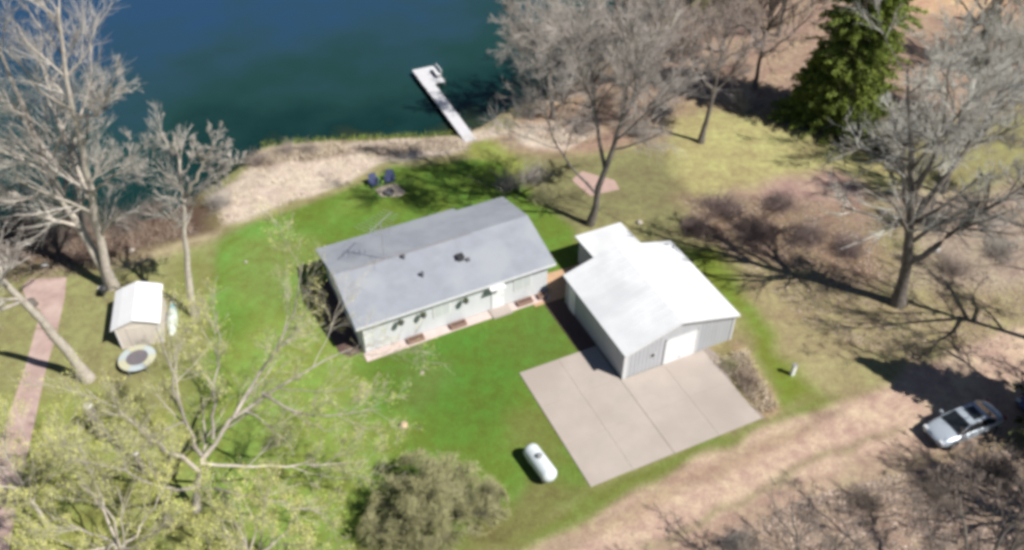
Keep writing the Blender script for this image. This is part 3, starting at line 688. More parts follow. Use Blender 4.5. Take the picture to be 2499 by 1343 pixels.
# round bush tree at the bottom centre
def dome(p, rx=4.0, rz=4.3):
    # the crown has been clipped to a dome: shoots end at its outline
    q = np.sqrt((p[...,0]/rx)**2+(p[...,1]/rx)**2+(p[...,2]/rz)**2); lim = .96+.07*np.sin(p[...,0]*2.1)*np.sin(p[...,1]*1.7+1)
    p *= np.where(q > lim, (lim+(q-lim)*.22)/np.maximum(q, 1e-6), 1)[...,None]
def round_bush():
    b = at(1062, 1275, 0); t = thing('round_tree', b, 0, 'dense round crowned olive brown tree standing on the lawn, bottom centre', 'tree')
    n = 26; dirs = rng.normal(size=(n, 3)); dirs[:,2] = np.abs(dirs[:,2])*.8+.45; dirs /= np.linalg.norm(dirs, axis=1)[:,None]
    P0 = np.zeros((n, 3))+[0,0,.0]; p, r = level(P0, dirs, rng.uniform(3.3, 3.6, n), np.full(n, .065), 6, .08, .0)
    a, ra = kids(p, r, 7, .2, 1, .6, .42, 5, .10, .0)
    dome(a); ALLT([(p, r, 7), (a, ra, 4)], 'trunk', M['bark_grey'], t, True)
    c, rc = kids(a, ra, 8, .1, 1, .6, .6, 3, .12, .0, rmin=.009)
    d, rd = kids(c, rc, 11, .1, 1, .6, .55, 2, .14, .02, rmin=.007)
    d2, rd2 = kids(d, rd, 2, .1, 1, .6, .7, 2, .14, .02, rmin=.006)
    for q in (c, d, d2): dome(q)
    ALLT([(c, rc, 3), (d, rd, 3), (d2, rd2, 3)], 'crown', M['twig_olive'], t)
    cards('buds', d, 26000, .03, M['bud_dull'], t)
round_bush()

# trees along the lower right
for px, py, h, lb, ln in [(2330,1500,9,'bare brown tree cut by the bottom edge below the silver car',(0,0)),(2680,1320,10,'bare brown tree cut by the right edge below the silver car',(0,1)),(1960,1560,8,'bare brown tree cut by the bottom edge beside the dirt road',(0,1))]:
    free_tree('bare_tree', on(px, py), h, lb, 'bark_grey', 'twig_brown' if py > 1200 else 'twig_rose', lean=ln, forks=6, r=.2, spread=.6, dens=(8,6,5,4), lens=(.42,.5,.5,.5), tmin=.2, tw=.009)

# trees of the wood just past the right edge, whose long shadows reach across the grass and road
for wx, wy, h, lb in [(34.5,37.5,15,'bare tree just past the right edge, level with the wide tree'),(34,31.5,13,'bare tree just past the right edge behind the navy car'),(29.5,23.5,9,'bare tree just past the lower right corner')]:
    free_tree('bare_tree', Vector((wx, wy, 0)), h, lb, 'bark_grey', 'twig_rose', forks=5, r=.24, spread=.5, dens=(9,6,5,4), lens=(.42,.5,.55,.65), ang=(.7,.6,.55,.5), tmin=.2)

# ---------------------------------------------------------------- evergreens
def evergreen(name, base, h, r, lb, m, nb=420, cl=70, droop=-.25, size=.11, skirt=.06, prof=.8):
    t = thing(name, base, 0, lb, 'evergreen'); 
    P = np.array([[(0,0,0),(0,0,h*.5),(0,0,h)]], float); R = np.array([[r*.07, r*.045, .02]])
    u = rng.uniform(0, 1, nb)**1.15; z = h*(skirt+(.98-skirt)*u); rr = r*np.clip(1-u, .03, 1)**prof*rng.uniform(.7, 1.12, nb)
    lob = 1+.18*np.sin(z*1.9+1)
    az = rng.uniform(0, 6.28, nb); D = np.stack([np.cos(az), np.sin(az), np.full(nb, .15)], 1); D /= np.linalg.norm(D, axis=1)[:,None]
    p, rad = level(np.stack([0*z, 0*z, z], 1), D, rr*lob, np.full(nb, .03), 5, .06, droop*.25)
    ALLT([(P, R, 8), (p, rad, 3)], 'trunk', M['bark_grey'], t, True)
    n = nb*cl; i = rng.integers(0, nb, n); tt = rng.uniform(.15, 1.0, n)**.7*5; j = np.minimum(tt.astype(int), 4); f = (tt-j)[:,None]
    c = p[i, j]*(1-f)+p[i, j+1]*f; w = .05+.13*np.minimum(rr[i], 2)
    side = np.cross(p[i, 5]-p[i, 0], [0,0,1]); side /= np.linalg.norm(side, axis=1)[:,None]+1e-9
    c = c+side*(rng.normal(size=n)*w*(1.2-tt/6))[:,None]+np.stack([0*w, 0*w, rng.normal(size=n)*.08-.05], 1)
    a = p[i, 5]-p[i, 0]; a /= np.linalg.norm(a, axis=1)[:,None]; a = a+rng.normal(size=(n, 3))*.6; a /= np.linalg.norm(a, axis=1)[:,None]
    b2 = np.cross(a, rng.normal(size=(n, 3))); b2 /= np.linalg.norm(b2, axis=1)[:,None]; s = size*rng.uniform(.6, 1.5, n)[:,None]
    V = np.stack([c-a*s, c+b2*s*.45, c+a*s, c-b2*s*.45], 1).reshape(-1, 3)
    np_mesh('crown', V, np.arange(4*n).reshape(-1, 4), M[m], t)
    return t
evergreen('evergreen_tree', on(2045, 300), 23, 4.1, 'large dark green evergreen reaching out of the top edge', 'needle', nb=950, cl=150, size=.10, skirt=.02, prof=.42)
evergreen('evergreen_tree', on(1962, 285), 7, 2.6, 'smaller evergreen bush at the left foot of the large evergreen', 'needle', nb=260, cl=150, size=.10, skirt=.02)
evergreen('evergreen_tree', Vector((32,30.6,0)), 14, 3.8, 'evergreen beyond the right edge shading the road and the silver car', 'needle_dk', nb=420, cl=60, size=.16)
evergreen('shade_bush', on(2085, 345), 1.5, 1.5, 'added low dark bush standing in for the shadow band below the large evergreen', 'needle_dk', nb=90, cl=90, size=.12, skirt=.02)  # added bushes: their near-black foliage fills in a band of shadow
evergreen('shade_bush', on(2150, 362), 1.3, 1.4, 'added low dark bush standing in for the right end of the shadow band', 'needle_dk', nb=90, cl=90, size=.12, skirt=.02)
evergreen('young_evergreen', on(2370, 170), 5, 1.3, 'slim young evergreen among grey trees below the sandy clearing', 'needle_dk', nb=120, cl=60)
evergreen('young_evergreen', on(2415, 60), 4, 1.0, 'small evergreen on the sandy clearing at the top right', 'needle_dk', nb=100, cl=60)

# ---------------------------------------------------------------- shrubs
shr = [
 (60,560,1.9,'twig_brown','brown brush at the water line under the pale trees, nearest the left edge'),
 (140,600,1.8,'twig_brown','brown brush clump left of the three stemmed pale tree'),
 (210,560,1.7,'twig_brown','brown brush on the bank behind the three stemmed pale tree'),
 (320,560,1.6,'twig_brown','brown brush on the bank between the two pale trees'),
 (380,520,1.4,'twig_brown','brown shoreline brush left of the slender pale tree'),
 (30,640,1.6,'twig_rose','rosy twig bush above the paver patio at the left edge'),
 (540,500,1.3,'twig_grey','grey bush at the waterside end of the sandy bank'),
 (630,400,1.2,'twig_rose','rosy dead bush at the shore on the left part of the bank'),
 (700,375,1.0,'twig_rose','small dead bush at the water edge on the sandy bank'),
 (760,372,1.0,'twig_rose','small dead bush on the sandy bank, nearer the dock'),
 (1245,455,1.5,'twig_grey','pale grey bush at the back right corner of the house'),
 (1300,440,1.4,'twig_grey','pale grey bush next to the one by the house corner'),
 (1330,490,1.4,'twig_olive','olive twig bush between the house and the tall forked tree'),
 (1290,285,1.2,'twig_brown','brown bush on the shore between the dock and the dark shore tree'),
 (1420,320,1.3,'twig_rose','rosy bush on the bank behind the forked tree'),
 (1560,330,1.5,'twig_grey','grey bush between the forked tree and the yellow lawn'),
 (1620,280,1.4,'twig_grey','grey bush left of the dark trunked lawn tree'),
 (1820,260,1.8,'twig_grey','grey bush in front of the evergreen shade'),
 (1690,560,1.5,'twig_rose_shaded','low rosy shade-darkened thicket just behind the right end of the garage',1.1),
 (1765,515,2.0,'twig_rose_shaded','low rosy shade-darkened thicket on the leaf litter, farthest from the wide tree',1.2),
 (1850,575,2.3,'twig_rose_shaded','wide low brown shade-darkened thicket in the shade between the garage and the wide tree',1.2),
 (1900,500,1.9,'twig_rose_shaded','low rosy shade-darkened thicket at the lower edge of the pink gravel',1.1),
 (1975,580,2.2,'twig_rose_shaded','wide low rosy shade-darkened thicket in the shade left of the wide tree',1.2),
 (2070,610,1.7,'twig_rose_shaded','low brown shade-darkened thicket nearest the trunk of the wide tree',1.0),
 (2170,360,1.7,'twig_rose','rosy bush at the right end of the evergreen shade'),
 (2330,660,1.5,'twig_rose','rosy bush on the bare ground right of the wide tree'),
 (2440,620,1.5,'twig_grey','grey bush at the right edge behind the wide tree'),
 (1825,935,.8,'dead_brown','dark dead plant in the dry bed at the driveway corner'),
 (1780,895,.6,'twig_olive','olive plant in the dry bed next to the garage corner'),
 (2120,1230,1.3,'twig_brown','brown brush at the lower side of the dirt road'),
 (2300,1200,1.5,'twig_brown','brown brush below the front of the silver car'),
 (2430,1160,1.5,'twig_brown','brown brush below the back of the silver car'),
 (1800,1330,1.0,'twig_grey','grey weeds at the bottom edge beside the dirt road'),
]
for px, py, r, tm, lb, *hh in shr:
    shrub_ball('shrub', on(px, py), r, lb, M[tm], n=int((110+60*r)*(1.9 if tm == 'twig_rose_shaded' else 1)), h=hh[0] if hh else None)  # thickets also made denser to strengthen the wide tree's shadow

# ---------------------------------------------------------------- ground stuff: dead grass, litter
def blades(name, polys, n, L, m, wd=.012, lean=.8, label=None):
    Ps = []
    for poly, k in polys:
        lo, hi = poly.min(0), poly.max(0); q = rng.uniform(lo, hi, (k*4, 2)); q = q[inside(q, poly)][:k]; Ps.append(q)
    P = np.vstack(Ps); cl = snoise(P, 1.0, 4); P = P[cl > rng.uniform(-1.3, .6, len(P))]; n = len(P)
    z = zterr(P); b = np.column_stack([P, z-.02]); d = rng.normal(size=(n, 3))*lean; d[:,2] = 1; d /= np.linalg.norm(d, axis=1)[:,None]
    l = L*rng.uniform(.5, 1.3, n)[:,None]; s = np.cross(d, rng.normal(size=(n, 3))); s /= np.linalg.norm(s, axis=1)[:,None]; s *= wd
    V = np.stack([b-s, b+s, b+d*l+s*.3, b+d*l-s*.3], 1).reshape(-1, 3)
    o = np_mesh(name, V, np.arange(4*n).reshape(-1, 4), M[m]); struct(o, 'stuff'); return o
blades('dead_reeds', [(BANK, 7000), (PX([(600,400),(650,365),(830,350),(860,380),(700,410)], -.5), 5000), (PX([(1730,880),(1820,860),(1900,1000),(1850,1010),(1800,930)]), 2600)], 0, .45, 'dead', .016)
blades('brown_weeds', [(PX([(600,400),(650,365),(1110,340),(1130,370),(900,390),(700,410)], -.5), 1500), (PX([(0,560),(400,530),(500,560),(200,680),(-100,700)]), 9000), (PX([(1230,290),(1420,240),(1700,200),(1640,330),(1350,360)]), 7000), (PX([(1780,895),(1840,900),(1850,1000),(1800,935)]), 700)], 0, .5, 'dead_brown', .014)
blades('waterside_weeds', [(PX([(640,372),(640,345),(760,338),(1000,326),(1110,322),(1110,336),(1000,344),(760,356)], WL), 2400), (PX([(1180,330),(1260,270),(1320,270),(1240,340)], WL), 600)], 0, .45, 'green_blade', .018)
def litter(name, poly, n, size, m):
    lo, hi = poly.min(0), poly.max(0); P = rng.uniform(lo, hi, (n*3, 2)); P = P[inside(P, poly)][:n]; P = P[snoise(P, 1.6, 6) > rng.uniform(-1.2, .8, len(P))]; n = len(P)
    c = np.column_stack([P, zterr(P)+.025]); u = rng.normal(size=(n, 3)); u[:,2] *= .35; u /= np.linalg.norm(u, axis=1)[:,None]
    w = np.cross(u, [0,0,1])+rng.normal(size=(n, 3))*.2; s = size*rng.uniform(.5, 1.5, n)[:,None]
    V = np.stack([c-u*s, c+w*s*.6, c+u*s, c-w*s*.6], 1).reshape(-1, 3)
    return struct(np_mesh(name, V, np.arange(4*n).reshape(-1, 4), M[m]), 'stuff')
litter('leaf_litter', PX([(1700,1343),(1960,1215),(2180,1160),(2499,1090),(2700,1100),(2600,1400),(1650,1400)]), 26000, .07, 'litter')
litter('leaf_litter', PX([(1650,480),(2100,480),(2499,480),(2650,600),(2499,850),(2200,880),(1980,800),(1800,640)]), 26000, .06, 'litter')
litter('leaf_litter', PX([(1300,250),(1900,0),(2400,100),(2200,320),(1700,240),(1400,340)]), 22000, .07, 'litter')

# ---------------------------------------------------------------- dock
def dock():
    A = at(1149, 339, -.1); Bp = at(1021, 172, -.3); d = Vector((Bp.x-A.x, Bp.y-A.y, 0)); L = d.length; ang = math.atan2(d.y, d.x)
    t = thing('dock', (A.x, A.y, -.28), ang, 'narrow white dock running out into the lake to a wider end platform', 'dock')
    m = MB(); y = -.1
    k = 0
    while k*.15 < L-3.2: m.box(k*.15, k*.15+.138, -.52, .52, -.03, .02); k += 1
    m.build('walkway', M['dock'], t)
    x0 = k*.15; m = MB()
    k = 0
    while x0+k*.15 < L+.1: m.box(x0+k*.15, x0+k*.15+.138, -1.55, .55, -.03, .021); k += 1
    m.build('platform', M['dock'], t)
    MB().box(0, L, .46, .5, -.16, -.031).box(0, L, -.5, -.46, -.16, -.031).box(x0, L, -1.5, -1.46, -.16, -.031).build('frame', M['steel'], t)
    xs = np.arange(1.5, L+.1, 2.6)
    for x in xs:
        for yy in (-.57, .57): MB().tube((x, yy, -2.2), (x, yy, .25), .03, n=8).build('post', M['steel'], t)
    for x in (x0+.2, L): MB().tube((x, -1.6, -2.2), (x, -1.6, .3), .03, n=8).build('post', M['steel'], t)
    return t, x0, L, A, ang
t, x0, L, A, ang = dock()
bp_ = Vector((A.x+math.cos(ang)*(x0+1.4)+math.sin(ang)*1.25, A.y+math.sin(ang)*(x0+1.4)-math.cos(ang)*1.25, -.259))
bn = thing('dock_bench', bp_, ang, 'white bench on the right side of the dock end platform', 'bench')
MB().box(-.7,.7,-.2,.2,.42,.47).build('seat', M['white'], bn)
MB().box(-.7,.7,-.26,-.21,.55,.85).build('backrest', M['white'], bn)
for x in (-.6,.6):
    MB().box(x-.03,x+.03,-.25,.18,0,.419).build('leg', M['steel'], bn)

# ---------------------------------------------------------------- shed and things around it
SA = math.radians(14); SO = on(299, 852)
def shed():
    s = thing('shed', SO, SA, 'small white roofed shed with a plain tan end wall beside the tall pale tree', 'shed')
    W, D, e, p = 2.55, 3.4, 1.85, 2.32
    MB().add([(0,0,-.2),(W,0,-.2),(W,0,e),(W/2,0,p),(0,0,e),(0,D,-.2),(W,D,-.2),(W,D,e),(W/2,D,p),(0,D,e)],
             [(0,1,2,3,4),(9,8,7,6,5),(0,4,9,5),(1,6,7,2)]).build('wall', M['tan_wall'], s)
    oh = .16; k = (p-e)/(W/2); zl = e-k*.2+.05
    # gambrel-like break low on each slope
    r = MB()
    r.slab([(-.2,-oh,zl-.02),(.3,-oh,e+k*.3+.08),(.3,D+oh,e+k*.3+.08),(-.2,D+oh,zl-.02)], .06)
    r.slab([(.3,-oh,e+k*.3+.08),(W/2,-oh,p+.07),(W/2,D+oh,p+.07),(.3,D+oh,e+k*.3+.08)], .06)
    r.slab([(W/2,-oh,p+.07),(W-.3,-oh,e+k*.3+.08),(W-.3,D+oh,e+k*.3+.08),(W/2,D+oh,p+.07)], .06)
    r.slab([(W-.3,-oh,e+k*.3+.08),(W+.2,-oh,zl-.02),(W+.2,D+oh,zl-.02),(W-.3,D+oh,e+k*.3+.08)], .06)
    r.build('roof', M['white_door'], s)
    MB().box(.65,1.7,-.035,-.002,.05,1.7).box(1.16,1.19,-.045,-.036,.1,1.65).build('door', M['tan_wall'], s)
    [MB().box(q,q+.07,-.03,-.002,0,1.8).build('corner_trim', M['white'], s) for q in (0, W-.07)]
shed()
def boat():
    p = loc(SO, SA, 2.98, .35); t = thing('upturned_boat', (p.x, p.y, zt(p.x, p.y)), SA+math.radians(91), 'pale upturned boat with a turquoise end lying along the shed', 'boat')
    n = 18; L = 3.1; V = []; F = []; K = 9
    for i in range(n+1):
        u = i/n; w = .34*max(math.sin(math.pi*min(max(u*.92+.04, 0), 1)), .0)**.6; h = .42*max(math.sin(math.pi*min(max(u*.96+.02, 0), 1)), 0)**.4
        for j in range(K):
            a = math.pi*j/(K-1); V.append((u*L, math.cos(a)*w, math.sin(a)*h))
    for i in range(n):
        for j in range(K-1): a = i*K+j; F.append((a, a+K, a+K+1, a+1))
    cut = int((n*.78))
    m = MB(); m.add(V[:(cut+1)*K], [f for f in F if f[0]//K < cut]); m.build('hull', M['aqua_white'], t, smooth=True)
    m = MB(); m.add(V[cut*K:], [tuple(i-cut*K for i in f) for f in F if f[0]//K >= cut]); m.build('bow', M['cyan'], t, smooth=True)
    MB().box(.1,L-.15,-.02,.02,.38,.45).build('keel', M['aqua_white'], t)
boat()
def trampoline():
    p = on(341, 889); t = thing('trampoline', p, .3, 'small round trampoline with a pale yellow and blue rim in front of the shed', 'trampoline')
    def ring(r0, r1, z, h, a0, a1, n):
        m = MB(); V = []; F = []
        for i in range(n+1):
            a = a0+(a1-a0)*i/n; c, s = math.cos(a), math.sin(a)
            V += [(r0*c,r0*s,z),(r1*c,r1*s,z-.03),(r1*c,r1*s,z-h),(r0*c,r0*s,z-h)]
        for i in range(n):
            for j in range(4): F.append((i*4+j, i*4+(j+1) % 4, i*4+4+(j+1) % 4, i*4+4+j))
        F += [(0,1,2,3),(4*n+3,4*n+2,4*n+1,4*n)]
        m.add(V, F); return m
    for k in range(6):
        ring(.66, 1.12, .62, .05, k*math.pi/3+.01, (k+1)*math.pi/3-.01, 8).build('pad', M['pale_yellow' if k % 2 else 'pale_blue'], t)
    MB().lathe([(.65,.575),(.66,.585)], n=32).build('mat', M['mat_grey'], t)
    for k in range(6):
        a = k*math.pi/3; MB().tube((1.05*math.cos(a),1.05*math.sin(a),.565), (1.05*math.cos(a),1.05*math.sin(a),-.02), .03).build('leg', M['steel'], t)
trampoline()
def grill():
    p = on(262, 726); t = thing('grill', p, .4, 'small dark barbecue grill at the back left corner of the shed', 'grill')
    MB().lathe([(.05,.55),(.22,.6),(.29,.72),(.3,.8)], n=16).build('bowl', M['dark'], t, smooth=True)
    MB().lathe([(.3,.81),(.27,.92),(.15,1.02),(.02,1.05)], n=16).build('lid', M['dark'], t, smooth=True)
    for a in (.3, 2.4, 4.5): MB().tube((.12*math.cos(a),.12*math.sin(a),.62),(.32*math.cos(a),.32*math.sin(a),0),.015).build('leg', M['steel'], t)
    p2 = on(250, 712); q = thing('bucket', p2, 0, 'pale bucket standing behind the grill and shed', 'bucket')
    MB().lathe([(.14,0),(.19,.36),(.2,.37)], n=14).build('body', M['white'], q); MB().lathe([(.17,.371),(.17,.375)], n=14).build('lid', M['trim'], q)
grill()
# paver path and patio on the left
sheet('paver_path', [(-60,1420),(-40,1180),(12,1040),(60,900),(87,803),(141,804),(112,900),(78,1060),(45,1200),(10,1420)], .03, .25, M['paver'])
sheet('paver_patio', [(52,700),(75,680),(162,676),(158,725),(141,801),(88,800),(99,758),(66,735)], .035, .25, M['paver'])
sheet('paver_pad', [(1395,440),(1420,418),(1500,440),(1512,462),(1440,478)], .03, .2, M['paver_rose'])
st_ = thing('tree_stump', on(80, 745), 0, 'dark cut stump beside the paver patio', 'stump')
MB().lathe([(.42,-.05),(.33,.12),(.30,.42),(.29,.43)], n=14).build('trunk', M['bark_grey'], st_, smooth=True)
def snag(px, py, h, r, lb):
    p = on(px, py); t = thing('broken_trunk', p, random.uniform(0,6), lb, 'dead trunk')
    m = MB(); prof = [(r*1.35,-.1),(r*1.05,.3),(r*.95,h*.5),(r*.9,h)]
    m.lathe(prof, n=14).build('trunk', M['bark_grey'], t, smooth=True)
    MB().lathe([(r*.86,h+.001),(r*.8,h+.05),(r*.3,h+.12)], n=12).build('broken_top', M['wood_pale'], t)
snag(250, 1062, 2.6, .30, 'tallest dead trunk with a pale broken top below the trampoline')
snag(352, 1150, 1.6, .18, 'thinner dead trunk with a pale top, nearer the big budding tree')
snag(420, 1290, 1.1, .18, 'short dead trunk at the foot of the big budding tree')

# ---------------------------------------------------------------- lawn things
def tank():
    a = at(1297, 1100, .75); b = at(1340, 1158, .75); c = (a+b)/2; d = b-a
    t = thing('propane_tank', (c.x, c.y, 0), math.atan2(d.y, d.x), 'long white propane tank with rounded ends lying on the lawn by the driveway', 'propane tank')
    R, L = .48, 1.25; prof = [(.02,-L-.02)]
    for k in range(1, 7): a_ = math.pi/2*k/6; prof.append((R*math.sin(a_), -L+.36-.38*math.cos(a_)))
    prof += [(r, -z) for r, z in reversed(prof)]
    MB().lathe(prof, (0,0,.72), 24, 'x').build('tank_body', M['tank'], t, smooth=True)
    MB().lathe([(.18,1.17),(.18,1.28),(.13,1.36),(.03,1.38)], (-.1,0,0), 14).build('valve_cover', M['steel'], t)
    for x in (-.75,.75):
        MB().box(x-.1,x+.1,-.3,.3,-.05,.3).build('support', M['concrete'], t)
tank()
def chair(px, py, rz, lb):
    t = thing('lawn_chair', on(px, py), rz, lb, 'chair', 'navy chairs by the fire pit')
    MB().slab([(-.28,-.28,.34),(.28,-.28,.34),(.28,.26,.27),(-.28,.26,.27)], .04).build('seat', M['navy'], t)
    MB().slab([(-.28,.24,.27),(.28,.24,.27),(.3,.52,.92),(-.3,.52,.92)], .04, Vector((0,1,0))).build('backrest', M['navy'], t)
    for s in (-1, 1):
        MB().box(s*.34-.06,s*.34+.06,-.3,.4,.53,.56).build('armrest', M['navy'], t)
        MB().box(s*.33-.03,s*.33+.03,-.28,-.22,0,.529).build('leg', M['navy'], t)
        MB().box(s*.33-.03,s*.33+.03,.26,.32,0,.529).build('leg', M['navy'], t)
chair(915, 455, .5, 'navy blue lawn chair by the fire pit, the one farther from the dock')
chair(952, 447, .0, 'navy blue lawn chair by the fire pit, the one nearer the dock')
sheet('gravel_patch', [(915,462),(935,454),(968,448),(990,470),(975,480),(930,480)], .035, .2, M['gravel'])
fp = thing('fire_pit', on(951, 474), 0, 'round dark fire pit on the tan gravel patch near the shore', 'fire pit')
MB().lathe([(.36,0),(.40,.3),(.33,.3),(.30,.06),(.02,.05)], n=18).build('ring', M['dark_grey'], fp)
def stone(px, py, r, m, nm, lb, cat):
    o = on(px, py); mb_ = MB(); n = 10; prof = [(r*.8,-.05),(r,.25*r),(r*.85,.6*r),(r*.45,.85*r),(r*.05,.9*r)]
    mb_.lathe(prof, n=n)
    mb_.v = [(x*(1+random.uniform(-.12,.12)), y*(1+random.uniform(-.12,.12)), z) for x, y, z in mb_.v]
    q = mb_.build(nm, M[m], smooth=True); q.location = o; return tag(q, lb, cat)
stone(985, 1040, .26, 'wood_cut', 'cut_stump', 'small tan cut stump on the lawn above the round tree', 'stump')
stone(1030, 911, .13, 'stone', 'stone', 'tiny pale stone alone on the front lawn', 'stone')
stone(1560, 545, .25, 'stone', 'stone', 'pale stone in the grass behind the garage lean-to', 'stone')
stone(2282, 612, .38, 'wood_pale', 'boulder', 'white boulder beside the trunk of the wide tree', 'boulder')
stone(2152, 520, .3, 'stone', 'boulder', 'pale boulder on the leaf litter behind the wide tree', 'boulder')
stone(110, 650, .28, 'wood_pale', 'boulder', 'pale boulder above the paver patio', 'boulder')
stone(322, 612, .22, 'stone', 'stone', 'pale stone on the grass behind the shed', 'stone')
stone(600, 640, .0001+.12, 'stone', 'stone', 'small stone on the lawn edge near the sandy bank', 'stone')
pp = thing('utility_post', on(1933, 915), .3, 'short white utility post standing on the green strip right of the driveway', 'post')
MB().box(-.13,.13,-.1,.1,-.1,.85).build('post', M['white'], pp, bevel=.02); MB().box(-.16,.16,-.13,.13,.851,.93).build('cap', M['steel'], pp, bevel=.02)

# antenna on the ridge
def antenna():
    p = hl(3.1, 3.8, 3.7); t = thing('tv_antenna', p, HA, 'thin television antenna standing on the ridge of the house roof', 'antenna')
    H_ = 3.1
    MB().tube((0,0,-.02),(0,0,H_),.03).build('mast', M['steel'], t)
    MB().tube((.02,0,.0),(.5,.5,-.12),.012).tube((0,0,1.2),(-.9,-.6,-.1),.01,n=5).tube((0,0,1.2),(.9,-.5,-.1),.01,n=5).build('guy_wire', M['steel'], t)
    MB().tube((-.9,-.6,H_-.1),(1.0,.7,H_-.1),.022).tube((-.6,.3,H_-.7),(.7,-.3,H_-.7),.018).build('boom', M['steel'], t)
    e = MB()
    for i in range(9):
        u = -.9+i*.235; l = 1.15-.07*i; c = Vector((u, u*.68, H_-.1)); s = Vector((-.57,.82,0))*l
        e.tube(c-s, c+s, .013, n=5)
    for i in range(5):
        u = -.6+i*.3; c = Vector((u, -u*.48, H_-.7)); s = Vector((.43,.9,0))*.45; e.tube(c-s, c+s, .012, n=5)
    e.build('elements', M['steel'], t)
antenna()

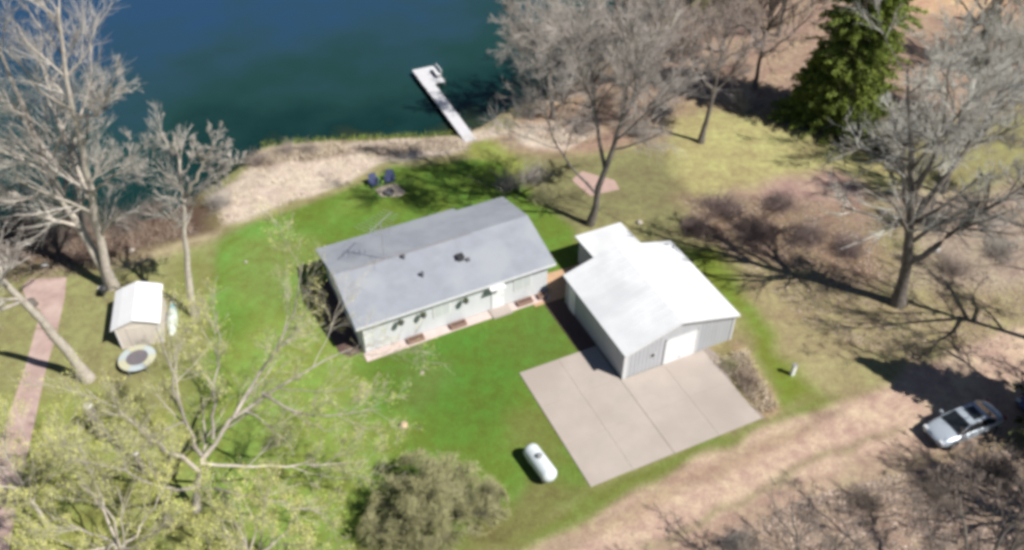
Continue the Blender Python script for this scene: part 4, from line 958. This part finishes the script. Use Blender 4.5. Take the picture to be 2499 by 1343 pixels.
# ---------------------------------------------------------------- cars
def car(name, pos, rz, lb, paint, roofm=None):
    t = thing(name, pos, rz, lb, 'car')
    # stations: x, half width at sill, half width at shoulder, z sill, z shoulder, z deck
    st = [(-2.42,.62,.60,.42,.62,.70),(-2.34,.78,.76,.30,.72,.86),(-2.0,.86,.84,.26,.84,.99),(-1.5,.90,.87,.24,.88,1.01),(-.8,.91,.88,.22,.89,.98),(0,.91,.88,.22,.88,.95),(.7,.91,.88,.22,.86,.94),(1.3,.90,.86,.24,.83,.92),(1.9,.86,.80,.26,.76,.84),(2.25,.76,.70,.30,.66,.74),(2.40,.58,.52,.38,.56,.62)]
    V = []; F = []; K = 11
    for x, ws, wh, z0, z1, z2 in st:
        V += [(x,-ws*.92,z0),(x,-ws,z0+.12),(x,-ws-.01,(z0+z1)/2),(x,-wh,z1),(x,-wh*.86,z2-.02),(x,0,z2+.02),(x,wh*.86,z2-.02),(x,wh,z1),(x,ws+.01,(z0+z1)/2),(x,ws,z0+.12),(x,ws*.92,z0)]
    n = len(st)
    for i in range(n-1):
        for j in range(K): a = i*K+j; b = i*K+(j+1) % K; F.append((a, b, b+K, a+K))
    F += [tuple(range(K-1, -1, -1)), tuple((n-1)*K+j for j in range(K))]
    m = MB(); m.add(V, F); body = m.build('body', paint, t, smooth=True)
    sb = body.modifiers.new('s', 'SUBSURF'); sb.levels = 1; sb.render_levels = 1
    # cabin: glass loft under a painted roof
    cs = [(-1.62,.70,.97),(-1.05,.62,1.36),(.05,.62,1.44),(.95,.74,.95)]
    g = [(-1.72,.74,.98),(-1.0,.60,1.38),(-.45,.615,1.43),(.1,.61,1.42),(.42,.60,1.36),(1.15,.76,.93)]
    yb = .80
    # side glass, windscreen, rear screen and roof as separate shells around a dark core
    MB().add([(-1.68,-.72,.96),(-.95,-.58,1.36),(.38,-.58,1.34),(1.12,-.74,.92),(-1.68,.72,.96),(-.95,.58,1.36),(.38,.58,1.34),(1.12,.74,.92)],
             [(0,1,2,3),(7,6,5,4),(0,4,5,1),(1,5,6,2),(2,6,7,3),(3,7,4,0)]).build('cabin', M['dark'], t)
    MB().slab([(.42,-.56,1.372),(.42,.56,1.372),(1.14,.70,.965),(1.14,-.70,.965)], .02).build('windscreen', M['glass'], t)
    MB().slab([(-1.0,.54,1.385),(-1.0,-.54,1.385),(-1.70,-.66,1.015),(-1.70,.66,1.015)], .02).build('rear_window', M['glass'], t)
    for s in (-1, 1):
        MB().slab([(-1.5,s*.79,.955),(.95,s*.80,.935),(.36,s*.625,1.34),(-.92,s*.625,1.35)][::s], .015, Vector((0,s,0))).build('side_window', M['glass'], t)
        MB().slab([(-.33,s*.815,.95),(-.25,s*.815,.95),(-.25,s*.64,1.35),(-.33,s*.64,1.35)][::s], .01, Vector((0,s,0))).build('door_pillar', M['dark'], t)
        mr = MB().box(.82,.98,s*.98-.11,s*.98+.11,.93,1.07).build('mirror', paint, t, bevel=.03)
        MB().box(2.13,2.34,s*.60-.15,s*.60+.15,.60,.735).build('headlight', M['lamp_clear'], t, bevel=.03)
        MB().box(-2.41,-2.28,s*.62-.15,s*.62+.15,.68,.84).build('tail_light', M['lamp_red'], t, bevel=.02)
    MB().slab([(-1.02,-.62,1.375),(-.45,-.635,1.425),(.1,-.63,1.42),(.44,-.61,1.375),(.44,.61,1.375),(.1,.63,1.42),(-.45,.635,1.425),(-1.02,.62,1.375)][:0] or
              [(-1.02,-.62,1.40),(.44,-.62,1.40),(.44,.62,1.40),(-1.02,.62,1.40)], .035).build('roof', paint, t, bevel=.03)
    rails = MB()
    for s in (-1, 1):
        rails.tube((.44,s*.60,1.385),(1.18,s*.755,.95),.035,n=6).tube((-1.0,s*.60,1.385),(-1.72,s*.74,.99),.05,n=6)
    rails.build('pillars', paint, t)
    MB().box(-.72,-.02,-.42,.42,1.401,1.412).build('sunroof', M['glass'], t)
    for x in (-1.42, 1.45):
        for s in (-1, 1):
            w = MB().lathe([(.24,-.1),(.32,-.1),(.335,-.06),(.335,.06),(.32,.1),(.24,.1)], (x,s*.82,.33), 20, 'y').build('wheel', M['tyre'], t)
            MB().lathe([(.03,-.108),(.2,-.106),(.22,-.1),(.22,.1),(.2,.106),(.03,.108)], (x,s*.82,.33), 16, 'y').build('rim', M['rim'], w)
    MB().box(2.36,2.42,-.4,.4,.42,.56).build('grille', M['dark'], t)
    return t
a = at(2268, 1068, .55); b = at(2432, 1003, .55); c = (a+b)/2
car('parked_car', (c.x, c.y, zt(c.x, c.y)), math.atan2(a.y-b.y, a.x-b.x), 'silver sedan with a dark sunroof parked on the dirt road, half in shade', M['paint_car'])
c = at(2575, 975, .5)
car('parked_car', (c.x, c.y, 0), math.radians(200), 'dark navy car cut off by the right edge behind the silver sedan', M['paint_navy'])

# ---------------------------------------------------------------- camera, light
cam = bpy.data.cameras.new('camera'); co = bpy.data.objects.new('camera', cam); COL.objects.link(co)
co.location = (0, 0, CH); co.rotation_euler = (math.pi/2-TH, 0, 0)
cam.sensor_width = 36; cam.lens = 36*FPX/2499; cam.clip_end = 2000; S.camera = co
sun = bpy.data.lights.new('sun', 'SUN'); so = bpy.data.objects.new('sun', sun); COL.objects.link(so)
sun.energy = 5.0; sun.angle = math.radians(.53); sun.color = (1, .955, .89)
so.rotation_euler = SUNV.to_track_quat('-Z', 'Y').to_euler(); so.location = (40, -20, 60)
w = bpy.data.worlds.new('World'); S.world = w; w.use_nodes = True; wn = w.node_tree
sk = wn.nodes.new('ShaderNodeTexSky'); sk.sky_type = 'NISHITA'; sk.sun_disc = False; sk.altitude = 2500; sk.dust_density = .2
sk.sun_elevation = math.asin(-SUNV.z); sk.sun_rotation = math.atan2(-SUNV.x, -SUNV.y)
bg = wn.nodes['Background']; bg.inputs[1].default_value = .05; wn.links.new(sk.outputs[0], bg.inputs[0])
S.view_settings.view_transform = 'Standard'; S.view_settings.look = 'None'; S.view_settings.exposure = .44; S.view_settings.gamma = 1
S.render.engine = 'CYCLES'; S.cycles.filter_width = 4.0; S.cycles.max_bounces = 5; S.cycles.diffuse_bounces = 1
